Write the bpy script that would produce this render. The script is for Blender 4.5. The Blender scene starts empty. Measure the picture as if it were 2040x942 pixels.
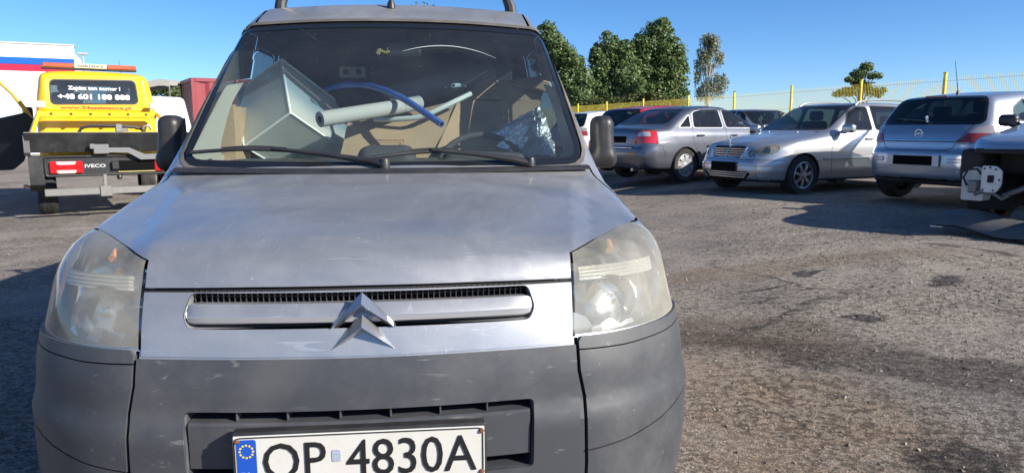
import bpy, bmesh, math, random
import numpy as np
from mathutils import Vector, Matrix

R = math.radians
PI = math.pi
random.seed(7)
rng = np.random.default_rng(11)
SC = bpy.context.scene
COL = SC.collection

# ---------------------------------------------------------------- camera
CAM_F, CAM_PITCH, CAM_ROLL, CAM_H = 1410.0, R(8.6), R(-0.07), 1.20
cd = bpy.data.cameras.new("camera")
cd.sensor_fit = 'HORIZONTAL'
cd.sensor_width = 36.0
cd.lens = 36.0 * CAM_F / 2040.0
cd.clip_start = 0.05
cd.clip_end = 3000
cam = bpy.data.objects.new("camera", cd)
COL.objects.link(cam)
_f = Vector((0, math.cos(CAM_PITCH), -math.sin(CAM_PITCH)))
_r = Vector((1, 0, 0))
_u = Vector((0, math.sin(CAM_PITCH), math.cos(CAM_PITCH)))
_r2 = _r * math.cos(CAM_ROLL) + _u * math.sin(CAM_ROLL)
_u2 = -_r * math.sin(CAM_ROLL) + _u * math.cos(CAM_ROLL)
cam.matrix_world = Matrix(((_r2.x, _u2.x, -_f.x, 0), (_r2.y, _u2.y, -_f.y, 0), (_r2.z, _u2.z, -_f.z, CAM_H), (0, 0, 0, 1)))
SC.camera = cam

# ---------------------------------------------------------------- sky, sun, exposure
SUN_EL = R(27)
SUN_H = Vector((0.885, -0.465)).normalized()          # horizontal direction towards the sun
world = bpy.data.worlds.new("World")
SC.world = world
world.use_nodes = True
wn = world.node_tree
for n in list(wn.nodes):
    wn.nodes.remove(n)
sky = wn.nodes.new("ShaderNodeTexSky")
sky.sky_type = 'NISHITA'
sky.sun_disc = False
sky.sun_elevation = SUN_EL
sky.sun_rotation = math.atan2(SUN_H.x, SUN_H.y)
sky.air_density = 0.6
sky.dust_density = 0.4
sky.ozone_density = 4.2
bg = wn.nodes.new("ShaderNodeBackground")
bg.inputs[1].default_value = 0.105
wo = wn.nodes.new("ShaderNodeOutputWorld")
hsv = wn.nodes.new("ShaderNodeHueSaturation")            # the phone's colour rendering of a clear sky, even over the whole dome
hsv.inputs['Saturation'].default_value = 1.16
wn.links.new(sky.outputs[0], hsv.inputs['Color'])
wn.links.new(hsv.outputs[0], bg.inputs[0])
wn.links.new(bg.outputs[0], wo.inputs[0])
sl = bpy.data.lights.new("sun", 'SUN')
sl.energy = 5.0
sl.angle = R(0.53)
sl.color = (1.0, 0.93, 0.82)
sun = bpy.data.objects.new("sun", sl)
COL.objects.link(sun)
sd = Vector((SUN_H.x * math.cos(SUN_EL), SUN_H.y * math.cos(SUN_EL), math.sin(SUN_EL)))
sun.rotation_euler = (-sd).to_track_quat('-Z', 'Y').to_euler()
SC.view_settings.view_transform = 'Standard'
SC.view_settings.look = 'None'
SC.view_settings.exposure = 0.8
SC.view_settings.gamma = 1.0
SC.view_settings.use_curve_mapping = False
SC.cycles.max_bounces = 10
SC.cycles.transparent_max_bounces = 24

# ================================================================ helpers: materials
MATS = {}


def nd(nt, t, loc=None, **kw):
    n = nt.nodes.new(t)
    for k, v in kw.items():
        setattr(n, k, v)
    return n


def mat(name, col=(.5, .5, .5), rough=.5, metal=0., coat=0., coat_r=.05, spec=.5, var=0., scale=8., dirt=0., dirtcol=(.16, .14, .12),
        bump=0., bscale=60., trans=0., emis=None, island=0., sheen=0., scratch=0., subs=0.):
    if name in MATS:
        return MATS[name]
    m = bpy.data.materials.new(name)
    m.use_nodes = True
    nt = m.node_tree
    p = nt.nodes['Principled BSDF']
    p.inputs['Base Color'].default_value = (*col, 1)
    p.inputs['Roughness'].default_value = rough
    p.inputs['Metallic'].default_value = metal
    p.inputs['Coat Weight'].default_value = coat
    p.inputs['Coat Roughness'].default_value = coat_r
    p.inputs['Specular IOR Level'].default_value = spec
    p.inputs['Transmission Weight'].default_value = trans
    if emis:
        p.inputs['Emission Color'].default_value = (*emis[:3], 1)
        p.inputs['Emission Strength'].default_value = emis[3]
    L = nt.links.new
    tc = nd(nt, 'ShaderNodeTexCoord')
    colsock = None
    if var > 0 or island > 0:
        hs = nd(nt, 'ShaderNodeMix', data_type='RGBA')
        hs.inputs[6].default_value = (*[c * (1 - max(var, island)) for c in col], 1)
        hs.inputs[7].default_value = (*[min(1, c * (1 + max(var, island))) for c in col], 1)
        if island > 0:
            g = nd(nt, 'ShaderNodeNewGeometry')
            L(g.outputs['Random Per Island'], hs.inputs[0])
        else:
            nz = nd(nt, 'ShaderNodeTexNoise')
            nz.inputs['Scale'].default_value = scale
            nz.inputs['Detail'].default_value = 6
            L(tc.outputs['Object'], nz.inputs['Vector'])
            L(nz.outputs[0], hs.inputs[0])
        colsock = hs.outputs[2]
    if dirt > 0:
        nz = nd(nt, 'ShaderNodeTexNoise')
        nz.inputs['Scale'].default_value = scale * .7
        nz.inputs['Detail'].default_value = 9
        nz.inputs['Roughness'].default_value = .72
        L(tc.outputs['Object'], nz.inputs['Vector'])
        cr = nd(nt, 'ShaderNodeMapRange')
        cr.inputs[1].default_value = .45
        cr.inputs[2].default_value = .75
        cr.inputs[4].default_value = dirt
        L(nz.outputs[0], cr.inputs[0])
        mx = nd(nt, 'ShaderNodeMix', data_type='RGBA')
        mx.inputs[6].default_value = (*col, 1)
        if colsock:
            L(colsock, mx.inputs[6])
        mx.inputs[7].default_value = (*dirtcol, 1)
        L(cr.outputs[0], mx.inputs[0])
        colsock = mx.outputs[2]
        rr = nd(nt, 'ShaderNodeMapRange')
        rr.inputs[3].default_value = rough
        rr.inputs[4].default_value = min(1, rough + .35)
        L(cr.outputs[0], rr.inputs[0])
        L(rr.outputs[0], p.inputs['Roughness'])
    if scratch > 0:
        mp = nd(nt, 'ShaderNodeMapping')
        mp.inputs['Rotation'].default_value = (.3, .7, .5)
        mp.inputs['Scale'].default_value = (3, 60, 30)
        L(tc.outputs['Object'], mp.inputs[0])
        nz = nd(nt, 'ShaderNodeTexNoise')
        nz.inputs['Scale'].default_value = 2.2
        nz.inputs['Detail'].default_value = 4
        nz.inputs['Distortion'].default_value = .6
        L(mp.outputs[0], nz.inputs['Vector'])
        cr = nd(nt, 'ShaderNodeMapRange')
        cr.inputs[1].default_value = .66
        cr.inputs[2].default_value = .74
        cr.inputs[4].default_value = scratch
        L(nz.outputs[0], cr.inputs[0])
        mx = nd(nt, 'ShaderNodeMix', data_type='RGBA')
        mx.inputs[6].default_value = (*col, 1)
        if colsock:
            L(colsock, mx.inputs[6])
        mx.inputs[7].default_value = (.5, .49, .47, 1)
        L(cr.outputs[0], mx.inputs[0])
        colsock = mx.outputs[2]
    if colsock:
        L(colsock, p.inputs['Base Color'])
    if bump > 0:
        nz = nd(nt, 'ShaderNodeTexNoise')
        nz.inputs['Scale'].default_value = bscale
        nz.inputs['Detail'].default_value = 5
        L(tc.outputs['Object'], nz.inputs['Vector'])
        b = nd(nt, 'ShaderNodeBump')
        b.inputs['Strength'].default_value = bump
        b.inputs['Distance'].default_value = .01
        L(nz.outputs[0], b.inputs['Height'])
        L(b.outputs[0], p.inputs['Normal'])
    MATS[name] = m
    return m


def glass(name, tint=(.55, .66, .66), haze=0., f0=.075, hcol=(.6, .62, .58), rough=.0, scr=False, band=None):
    """thin sheet glass: tinted see-through mixed with a mirror by Fresnel, optional dust haze"""
    if name in MATS:
        return MATS[name]
    m = bpy.data.materials.new(name)
    m.use_nodes = True
    nt = m.node_tree
    L = nt.links.new
    for n in list(nt.nodes):
        nt.nodes.remove(n)
    out = nd(nt, 'ShaderNodeOutputMaterial')
    tr = nd(nt, 'ShaderNodeBsdfTransparent')
    tr.inputs[0].default_value = (*tint, 1)
    gl = nd(nt, 'ShaderNodeBsdfGlossy')
    gl.inputs['Roughness'].default_value = rough
    geo = nd(nt, 'ShaderNodeNewGeometry')
    dt = nd(nt, 'ShaderNodeVectorMath', operation='DOT_PRODUCT')
    L(geo.outputs['Normal'], dt.inputs[0])
    L(geo.outputs['Incoming'], dt.inputs[1])
    ab = nd(nt, 'ShaderNodeMath', operation='ABSOLUTE')
    L(dt.outputs['Value'], ab.inputs[0])
    om = nd(nt, 'ShaderNodeMath', operation='SUBTRACT', use_clamp=True)
    om.inputs[0].default_value = 1.0
    L(ab.outputs[0], om.inputs[1])
    pw = nd(nt, 'ShaderNodeMath', operation='POWER')
    pw.inputs[1].default_value = 5.0
    L(om.outputs[0], pw.inputs[0])
    fr = nd(nt, 'ShaderNodeMath', operation='MULTIPLY_ADD')       # Schlick reflection of a two-sided pane
    fr.inputs[1].default_value = .92
    fr.inputs[2].default_value = f0
    L(pw.outputs[0], fr.inputs[0])
    mx = nd(nt, 'ShaderNodeMixShader')
    L(fr.outputs[0], mx.inputs[0])
    L(tr.outputs[0], mx.inputs[1])
    L(gl.outputs[0], mx.inputs[2])
    last = mx.outputs[0]
    tc = nd(nt, 'ShaderNodeTexCoord')
    if band:
        sx = nd(nt, 'ShaderNodeSeparateXYZ')
        L(tc.outputs['Object'], sx.inputs[0])
        mr = nd(nt, 'ShaderNodeMapRange')
        mr.inputs[1].default_value = band[0]
        mr.inputs[2].default_value = band[1]
        L(sx.outputs[2], mr.inputs[0])
        cm = nd(nt, 'ShaderNodeMix', data_type='RGBA')
        cm.inputs[6].default_value = (*tint, 1)
        cm.inputs[7].default_value = (*band[2], 1)
        L(mr.outputs[0], cm.inputs[0])
        L(cm.outputs[2], tr.inputs[0])
    if haze > 0:
        df = nd(nt, 'ShaderNodeBsdfDiffuse')
        df.inputs[0].default_value = (*hcol, 1)
        nz = nd(nt, 'ShaderNodeTexNoise')
        nz.inputs['Scale'].default_value = 5
        nz.inputs['Detail'].default_value = 8
        nz.inputs['Roughness'].default_value = .7
        L(tc.outputs['Object'], nz.inputs['Vector'])
        mr = nd(nt, 'ShaderNodeMapRange')
        mr.inputs[1].default_value = .25
        mr.inputs[2].default_value = .8
        mr.inputs[3].default_value = haze * .5
        mr.inputs[4].default_value = haze * 1.5
        L(nz.outputs[0], mr.inputs[0])
        fac = mr.outputs[0]
        if scr:
            n2 = nd(nt, 'ShaderNodeTexVoronoi')
            n2.inputs['Scale'].default_value = 26
            L(tc.outputs['Object'], n2.inputs['Vector'])
            m2 = nd(nt, 'ShaderNodeMapRange')
            m2.inputs[1].default_value = .06
            m2.inputs[2].default_value = .03
            m2.inputs[4].default_value = .35
            L(n2.outputs[0], m2.inputs[0])
            ad = nd(nt, 'ShaderNodeMath', operation='ADD', use_clamp=True)
            L(fac, ad.inputs[0])
            L(m2.outputs[0], ad.inputs[1])
            fac = ad.outputs[0]
        m3 = nd(nt, 'ShaderNodeMixShader')
        L(fac, m3.inputs[0])
        L(last, m3.inputs[1])
        L(df.outputs[0], m3.inputs[2])
        last = m3.outputs[0]
    L(last, out.inputs[0])
    MATS[name] = m
    return m


# ================================================================ helpers: objects
def link(o, parent=None):
    COL.objects.link(o)
    if parent is not None:
        o.parent = parent
    return o


def tag(o, label, cat, group=None, kind=None):
    if label:
        o['label'] = label
    if cat:
        o['category'] = cat
    if group:
        o['group'] = group
    if kind:
        o['kind'] = kind
    return o


def thing(name, loc=(0, 0, 0), rz=0., label=None, cat=None, group=None):
    o = bpy.data.objects.new(name, None)
    o.empty_display_size = .2
    o.location = loc
    o.rotation_euler = (0, 0, rz)
    link(o)
    return tag(o, label, cat, group)


def meshobj(name, v, f, m, parent=None, smooth=35, normals=None):
    me = bpy.data.meshes.new(name)
    me.from_pydata([tuple(map(float, p)) for p in v], [], [tuple(int(i) for i in q) for q in f])
    if m:
        me.materials.append(m)
    if normals is not None:
        for p in me.polygons:
            p.use_smooth = True
        me.normals_split_custom_set_from_vertices([tuple(map(float, n)) for n in normals])
    elif smooth:
        for p in me.polygons:
            p.use_smooth = True
        me.set_sharp_from_angle(angle=R(smooth))
    me.update()
    o = bpy.data.objects.new(name, me)
    return link(o, parent)


class MB:
    """collects verts/faces of one mesh"""

    def __init__(s):
        s.v, s.f = [], []

    def add(s, v, f):
        b = len(s.v)
        s.v += [tuple(p) for p in v]
        s.f += [tuple(i + b for i in q) for q in f]
        return s

    def box(s, c, d, bev=.004, rot=None):
        hx, hy, hz = d[0] / 2, d[1] / 2, d[2] / 2
        b = min(bev, hx * .8, hy * .8, hz * .8)
        V, idx = [], {}
        for sx in (-1, 1):
            for sy in (-1, 1):
                for sz in (-1, 1):
                    for a in range(3):
                        p = [sx * (hx - b), sy * (hy - b), sz * (hz - b)]
                        p[a] = (sx * hx, sy * hy, sz * hz)[a]
                        idx[(sx, sy, sz, a)] = len(V)
                        V.append(p)
        F = []
        g = lambda x, y, z, a: idx[(x, y, z, a)]
        for sg in (-1, 1):
            q = [g(sg, -1, -1, 0), g(sg, 1, -1, 0), g(sg, 1, 1, 0), g(sg, -1, 1, 0)]
            F.append(q if sg > 0 else q[::-1])
            q = [g(-1, sg, -1, 1), g(-1, sg, 1, 1), g(1, sg, 1, 1), g(1, sg, -1, 1)]
            F.append(q if sg > 0 else q[::-1])
            q = [g(-1, -1, sg, 2), g(1, -1, sg, 2), g(1, 1, sg, 2), g(-1, 1, sg, 2)]
            F.append(q if sg > 0 else q[::-1])
        for a in range(3):
            o1, o2 = [i for i in range(3) if i != a]
            for s1 in (-1, 1):
                for s2 in (-1, 1):
                    def key(sa, fa):
                        k = [0, 0, 0]
                        k[a], k[o1], k[o2] = sa, s1, s2
                        return idx[(*k, fa)]
                    q = [key(-1, o1), key(1, o1), key(1, o2), key(-1, o2)]
                    F.append(q)
        for sx in (-1, 1):
            for sy in (-1, 1):
                for sz in (-1, 1):
                    F.append([g(sx, sy, sz, 0), g(sx, sy, sz, 1), g(sx, sy, sz, 2)])
        V = np.array(V)
        F2 = []
        for q in F:
            pts = V[q]
            n = np.cross(pts[1] - pts[0], pts[2] - pts[0])
            F2.append(q if n @ pts.mean(0) > 0 else q[::-1])
        if rot is not None:
            M = np.array(Matrix.Rotation(0, 3) if rot is None else rot)
            V = V @ M.T
        V = V + np.array(c)
        return s.add(V, F2)

    def tube(s, path, r, n=10, cap=True, closed=False):
        P = [np.array(p, float) for p in path]
        rs = r if hasattr(r, '__len__') else [r] * len(P)
        V, F = [], []
        m = len(P)
        up = None
        for i, p in enumerate(P):
            if closed:
                t = P[(i + 1) % m] - P[i - 1]
            else:
                t = P[min(i + 1, m - 1)] - P[max(i - 1, 0)]
            t = t / (np.linalg.norm(t) + 1e-12)
            if up is None:
                up = np.array([0, 0, 1.]) if abs(t[2]) < .9 else np.array([1., 0, 0])
            u = up - t * (up @ t)
            u /= np.linalg.norm(u) + 1e-12
            up = u
            w = np.cross(t, u)
            for k in range(n):
                a = 2 * PI * k / n
                V.append(p + rs[i] * (math.cos(a) * u + math.sin(a) * w))
        for i in range(m if closed else m - 1):
            for k in range(n):
                a, b = i * n + k, i * n + (k + 1) % n
                c_, d = ((i + 1) % m) * n + (k + 1) % n, ((i + 1) % m) * n + k
                F.append((a, b, c_, d))
        if cap and not closed:
            F.append(tuple(range(n - 1, -1, -1)))
            F.append(tuple(range((m - 1) * n, m * n)))
        return s.add(V, F)

    def lathe(s, prof, c=(0, 0, 0), axis='x', n=28, closed=False):
        """prof: list of (radius, along)"""
        V, F = [], []
        m = len(prof)
        for k in range(n):
            a = 2 * PI * k / n
            ca, sa = math.cos(a), math.sin(a)
            for r, h in prof:
                q = {'x': (h, r * ca, r * sa), 'y': (r * ca, h, r * sa), 'z': (r * ca, r * sa, h)}[axis]
                V.append((q[0] + c[0], q[1] + c[1], q[2] + c[2]))
        for k in range(n):
            k2 = (k + 1) % n
            for i in range(m if closed else m - 1):
                i2 = (i + 1) % m
                F.append((k * m + i, k * m + i2, k2 * m + i2, k2 * m + i))
        return s.add(V, F)

    def prism(s, poly, axis, a, b):
        """poly in the plane across axis, extruded from a to b"""
        n = len(poly)
        mk = {'x': lambda p, h: (h, p[0], p[1]), 'y': lambda p, h: (p[0], h, p[1]), 'z': lambda p, h: (p[0], p[1], h)}[axis]
        V = [mk(p, a) for p in poly] + [mk(p, b) for p in poly]
        F = [tuple(range(n)), tuple(range(2 * n - 1, n - 1, -1))]
        for i in range(n):
            j = (i + 1) % n
            F.append((i, n + i, n + j, j))
        return s.add(V, F)

    def sheet(s, rows):
        """grid of points"""
        n = len(rows[0])
        V = [p for r_ in rows for p in r_]
        F = [(i * n + j, i * n + j + 1, (i + 1) * n + j + 1, (i + 1) * n + j) for i in range(len(rows) - 1) for j in range(n - 1)]
        return s.add(V, F)

    def xf(s, M):
        s.v = [tuple(M @ Vector(p)) for p in s.v]
        return s

    def obj(s, name, m, parent=None, smooth=35, recalc=False):
        o = meshobj(name, s.v, s.f, m, parent, smooth)
        if recalc:
            bm = bmesh.new()
            bm.from_mesh(o.data)
            bmesh.ops.recalc_face_normals(bm, faces=bm.faces)
            bm.to_mesh(o.data)
            bm.free()
        return o


def text_part(name, s, rect, y, m, parent, bold=0., depth=.002, face=1):
    """raised lettering in the x-z plane at y (facing -y), fitted into rect x0,x1,z0,z1"""
    cu = bpy.data.curves.new(name, 'FONT')
    cu.body = s
    cu.size = 1
    cu.extrude = .001
    cu.offset = bold
    cu.resolution_u = 3
    o = bpy.data.objects.new(name, cu)
    COL.objects.link(o)
    dg = bpy.context.evaluated_depsgraph_get()
    dg.update()
    me = bpy.data.meshes.new_from_object(o.evaluated_get(dg))
    bpy.data.objects.remove(o)
    v = np.array([p.co[:] for p in me.vertices])
    lo, hi = v.min(0), v.max(0)
    x = rect[0] + (v[:, 0] - lo[0]) / (hi[0] - lo[0]) * (rect[1] - rect[0])
    z = rect[2] + (v[:, 1] - lo[1]) / (hi[1] - lo[1]) * (rect[3] - rect[2])
    yy = y - (v[:, 2] - lo[2]) / (hi[2] - lo[2]) * depth
    if name == 'lettering':
        # every character its own part
        n = len(v)
        lab = list(range(n))

        def find(i):
            while lab[i] != i:
                lab[i] = lab[lab[i]]
                i = lab[i]
            return i
        for e in me.edges:
            i, j = find(e.vertices[0]), find(e.vertices[1])
            lab[i] = j
        isl = {}
        for i in range(n):
            isl.setdefault(find(i), []).append(i)
        groups = []
        for idx in sorted(isl.values(), key=lambda q: x[q].min()):
            lo_, hi_ = x[idx].min(), x[idx].max()
            if groups and lo_ < groups[-1][1] - .25 * min(hi_ - lo_, groups[-1][1] - groups[-1][0]):
                groups[-1][2].extend(idx)
                groups[-1][1] = max(groups[-1][1], hi_)
            else:
                groups.append([lo_, hi_, list(idx)])
        own = {i: g for g, (_, _, idx) in enumerate(groups) for i in idx}
        fcs = [[] for _ in groups]
        for p in me.polygons:
            fcs[own[p.vertices[0]]].append(list(p.vertices))
        for g, (_, _, idx) in enumerate(groups):
            mp = {i: k for k, i in enumerate(idx)}
            meshobj('letter', [(x[i], yy[i], z[i]) for i in idx], [[mp[i] for i in f] for f in fcs[g]], m, parent, smooth=0)
        return None
    for p, a, b, c in zip(me.vertices, x, yy, z):
        p.co = (a, b, c)
    me.name = name
    me.materials.clear()
    me.materials.append(m)
    ob = bpy.data.objects.new(name, me)
    return link(ob, parent)


# ================================================================ SHAPES BEGIN (numpy only)
def curve(pts, s=.03, ext=.6, step=.004):
    p = np.array(sorted(pts), float)
    xs = np.arange(p[0, 0] - ext, p[-1, 0] + ext, step)
    s0 = (p[1, 1] - p[0, 1]) / (p[1, 0] - p[0, 0])
    s1 = (p[-1, 1] - p[-2, 1]) / (p[-1, 0] - p[-2, 0])
    ys = np.interp(xs, p[:, 0], p[:, 1])
    ys = np.where(xs < p[0, 0], p[0, 1] + s0 * (xs - p[0, 0]), ys)
    ys = np.where(xs > p[-1, 0], p[-1, 1] + s1 * (xs - p[-1, 0]), ys)
    if s > 0:
        k = np.arange(-3 * s, 3 * s + step, step)
        g = np.exp(-k * k / (2 * s * s))
        g /= g.sum()
        h = len(g) // 2
        yp = np.concatenate([ys[0] + (ys[1] - ys[0]) * np.arange(-h, 0), ys, ys[-1] + (ys[-1] - ys[-2]) * np.arange(1, h + 1)])
        ys = np.convolve(yp, g, 'same')[h:-h] if h > 0 else ys
    dy = np.gradient(ys, step)

    def fn(x, d=False):
        return np.interp(x, xs, dy if d else ys)
    return fn


def smax(a, b, r):
    h = np.clip(.5 + .5 * (a - b) / r, 0, 1)
    return b * (1 - h) + a * h + r * h * (1 - h)


def smin(a, b, r):
    return -smax(-a, -b, r)


def body_F(P):
    top, fr, re, wp, ws = P['top'], P['front'], P['rear'], P['wplan'], P['wsec']
    kx = P.get('kx', .2)
    kf, kf2, kf0 = P.get('kf', (.2, 2.0, .5))
    kr, kr2, kr0 = P.get('kr', (.15, 2.0, .55))
    rc, rt, zb = P.get('rc', .18), P.get('rt', .09), P.get('zb', .22)
    crown = P.get('crown', .06)
    Lr = P['L']
    bulge = P.get('bulge')

    def F(x, y, z):
        ax = np.abs(x)
        yf = fr(z) + kf * ax ** 2 + kf2 * np.maximum(ax - kf0, 0) ** 2
        f = (yf - y)
        yr = Lr + re(z) - kr * ax ** 2 - kr2 * np.maximum(ax - kr0, 0) ** 2
        r_ = (y - yr)
        yy = y - kx * ax ** 2 * np.where(y < Lr * .5, 1, -P.get('kxr', .5))
        t = (z - (top(yy) - crown * ax ** 2)) / np.sqrt(1 + np.minimum(top(yy, True) ** 2, 9))
        w = wp(y) * ws(z)
        s_ = (ax - w) * .97
        a = smax(f, s_, rc)
        a = smax(a, r_, rc)
        a = smax(a, t, rt)
        a = smax(a, zb - z, .06)
        if bulge:
            a = a - bulge(ax, y, z)
        return a
    return F


def gradF(F, v, e=1e-3):
    x, y, z = v[:, 0], v[:, 1], v[:, 2]
    g = np.stack([F(x + e, y, z) - F(x - e, y, z), F(x, y + e, z) - F(x, y - e, z), F(x, y, z + e) - F(x, y, z - e)], 1) / (2 * e)
    return g


def nets(F, lo, hi, h):
    ax = [np.arange(lo[i], hi[i] + h, h) for i in range(3)]
    X, Y, Z = np.meshgrid(*ax, indexing='ij')
    V = F(X, Y, Z)
    S = V < 0
    n = S.shape
    sl_ = lambda a, d: a[d[0]:n[0] - 1 + d[0], d[1]:n[1] - 1 + d[1], d[2]:n[2] - 1 + d[2]]
    D = [(i, j, k) for i in (0, 1) for j in (0, 1) for k in (0, 1)]
    cnt = sum(sl_(S, d).astype(np.int8) for d in D)
    act = (cnt > 0) & (cnt < 8)
    I = np.argwhere(act)
    pos = np.zeros((len(I), 3))
    c = np.zeros(len(I))
    for d0 in D:
        for a in range(3):
            if d0[a] == 0:
                d1 = list(d0)
                d1[a] = 1
                i0 = I + np.array(d0)
                i1 = I + np.array(d1)
                v0 = V[i0[:, 0], i0[:, 1], i0[:, 2]]
                v1 = V[i1[:, 0], i1[:, 1], i1[:, 2]]
                cr = (v0 < 0) != (v1 < 0)
                t = np.where(cr, v0 / np.where(cr, v0 - v1, 1), 0)
                p = i0.astype(float)
                p[:, a] += t
                pos[cr] += p[cr]
                c[cr] += 1
    pos = pos / c[:, None] * h + np.array(lo)
    for _ in range(3):
        f = F(pos[:, 0], pos[:, 1], pos[:, 2])
        g = gradF(F, pos)
        st = -f[:, None] * g / (np.sum(g * g, 1)[:, None] + 1e-9)
        l = np.linalg.norm(st, axis=1)[:, None]
        pos += st * np.minimum(1, .5 * h / (l + 1e-12))
    idx = -np.ones(act.shape, int)
    idx[act] = np.arange(len(I))
    Q = []
    for a in range(3):
        b, cc = (a + 1) % 3, (a + 2) % 3
        s0 = np.take(S, range(n[a] - 1), a)
        s1 = np.take(S, range(1, n[a]), a)
        E = np.argwhere(s0 != s1)
        E = E[(E[:, b] > 0) & (E[:, cc] > 0) & (E[:, b] < n[b] - 1) & (E[:, cc] < n[cc] - 1)]
        def cell(db, dc):
            q = E.copy()
            q[:, b] += db
            q[:, cc] += dc
            return idx[q[:, 0], q[:, 1], q[:, 2]]
        quad = np.stack([cell(-1, -1), cell(0, -1), cell(0, 0), cell(-1, 0)], 1)
        flip = ~s0[E[:, 0], E[:, 1], E[:, 2]]
        quad[flip] = quad[flip][:, ::-1]
        Q.append(quad)
    Q = np.concatenate(Q)
    Q = Q[(Q >= 0).all(1)]
    return pos, Q
# ================================================================ SHAPES END


def rc(poly, r, n=3):
    """round the corners of a polygon"""
    out = []
    m = len(poly)
    for i in range(m):
        p = np.array(poly[i], float)
        a = np.array(poly[i - 1], float) - p
        b = np.array(poly[(i + 1) % m], float) - p
        la, lb = np.linalg.norm(a), np.linalg.norm(b)
        rr = r[i] if hasattr(r, '__len__') else r
        d = min(rr, la * .45, lb * .45)
        if d < 1e-4:
            out.append(tuple(p))
            continue
        p0, p1 = p + a / la * d, p + b / lb * d
        for k in range(n + 1):
            t = k / n
            q = (1 - t) ** 2 * p0 + 2 * t * (1 - t) * p + t * t * p1
            out.append(tuple(q))
    return out


def area(poly):
    return .5 * sum(poly[i - 1][0] * poly[i][1] - poly[i][0] * poly[i - 1][1] for i in range(len(poly)))


def offset(poly, d):
    """grow (d>0) or shrink a polygon"""
    if area(poly) < 0:
        poly = poly[::-1]
    out = []
    m = len(poly)
    for i in range(m):
        p = np.array(poly[i], float)
        a = p - np.array(poly[i - 1], float)
        b = np.array(poly[(i + 1) % m], float) - p
        a /= np.linalg.norm(a) + 1e-12
        b /= np.linalg.norm(b) + 1e-12
        n1, n2 = np.array([a[1], -a[0]]), np.array([b[1], -b[0]])
        k = 1 + n1 @ n2
        out.append(tuple(p + d * (n1 + n2) / max(k, .5)))
    return out


def inpoly(x, y, poly):
    c = False
    j = len(poly) - 1
    for i in range(len(poly)):
        xi, yi = poly[i]
        xj, yj = poly[j]
        if (yi > y) != (yj > y) and x < (xj - xi) * (y - yi) / (yj - yi) + xi:
            c = not c
        j = i
    return c


def mir(poly):
    return [(-p[0], p[1]) for p in poly]


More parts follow.
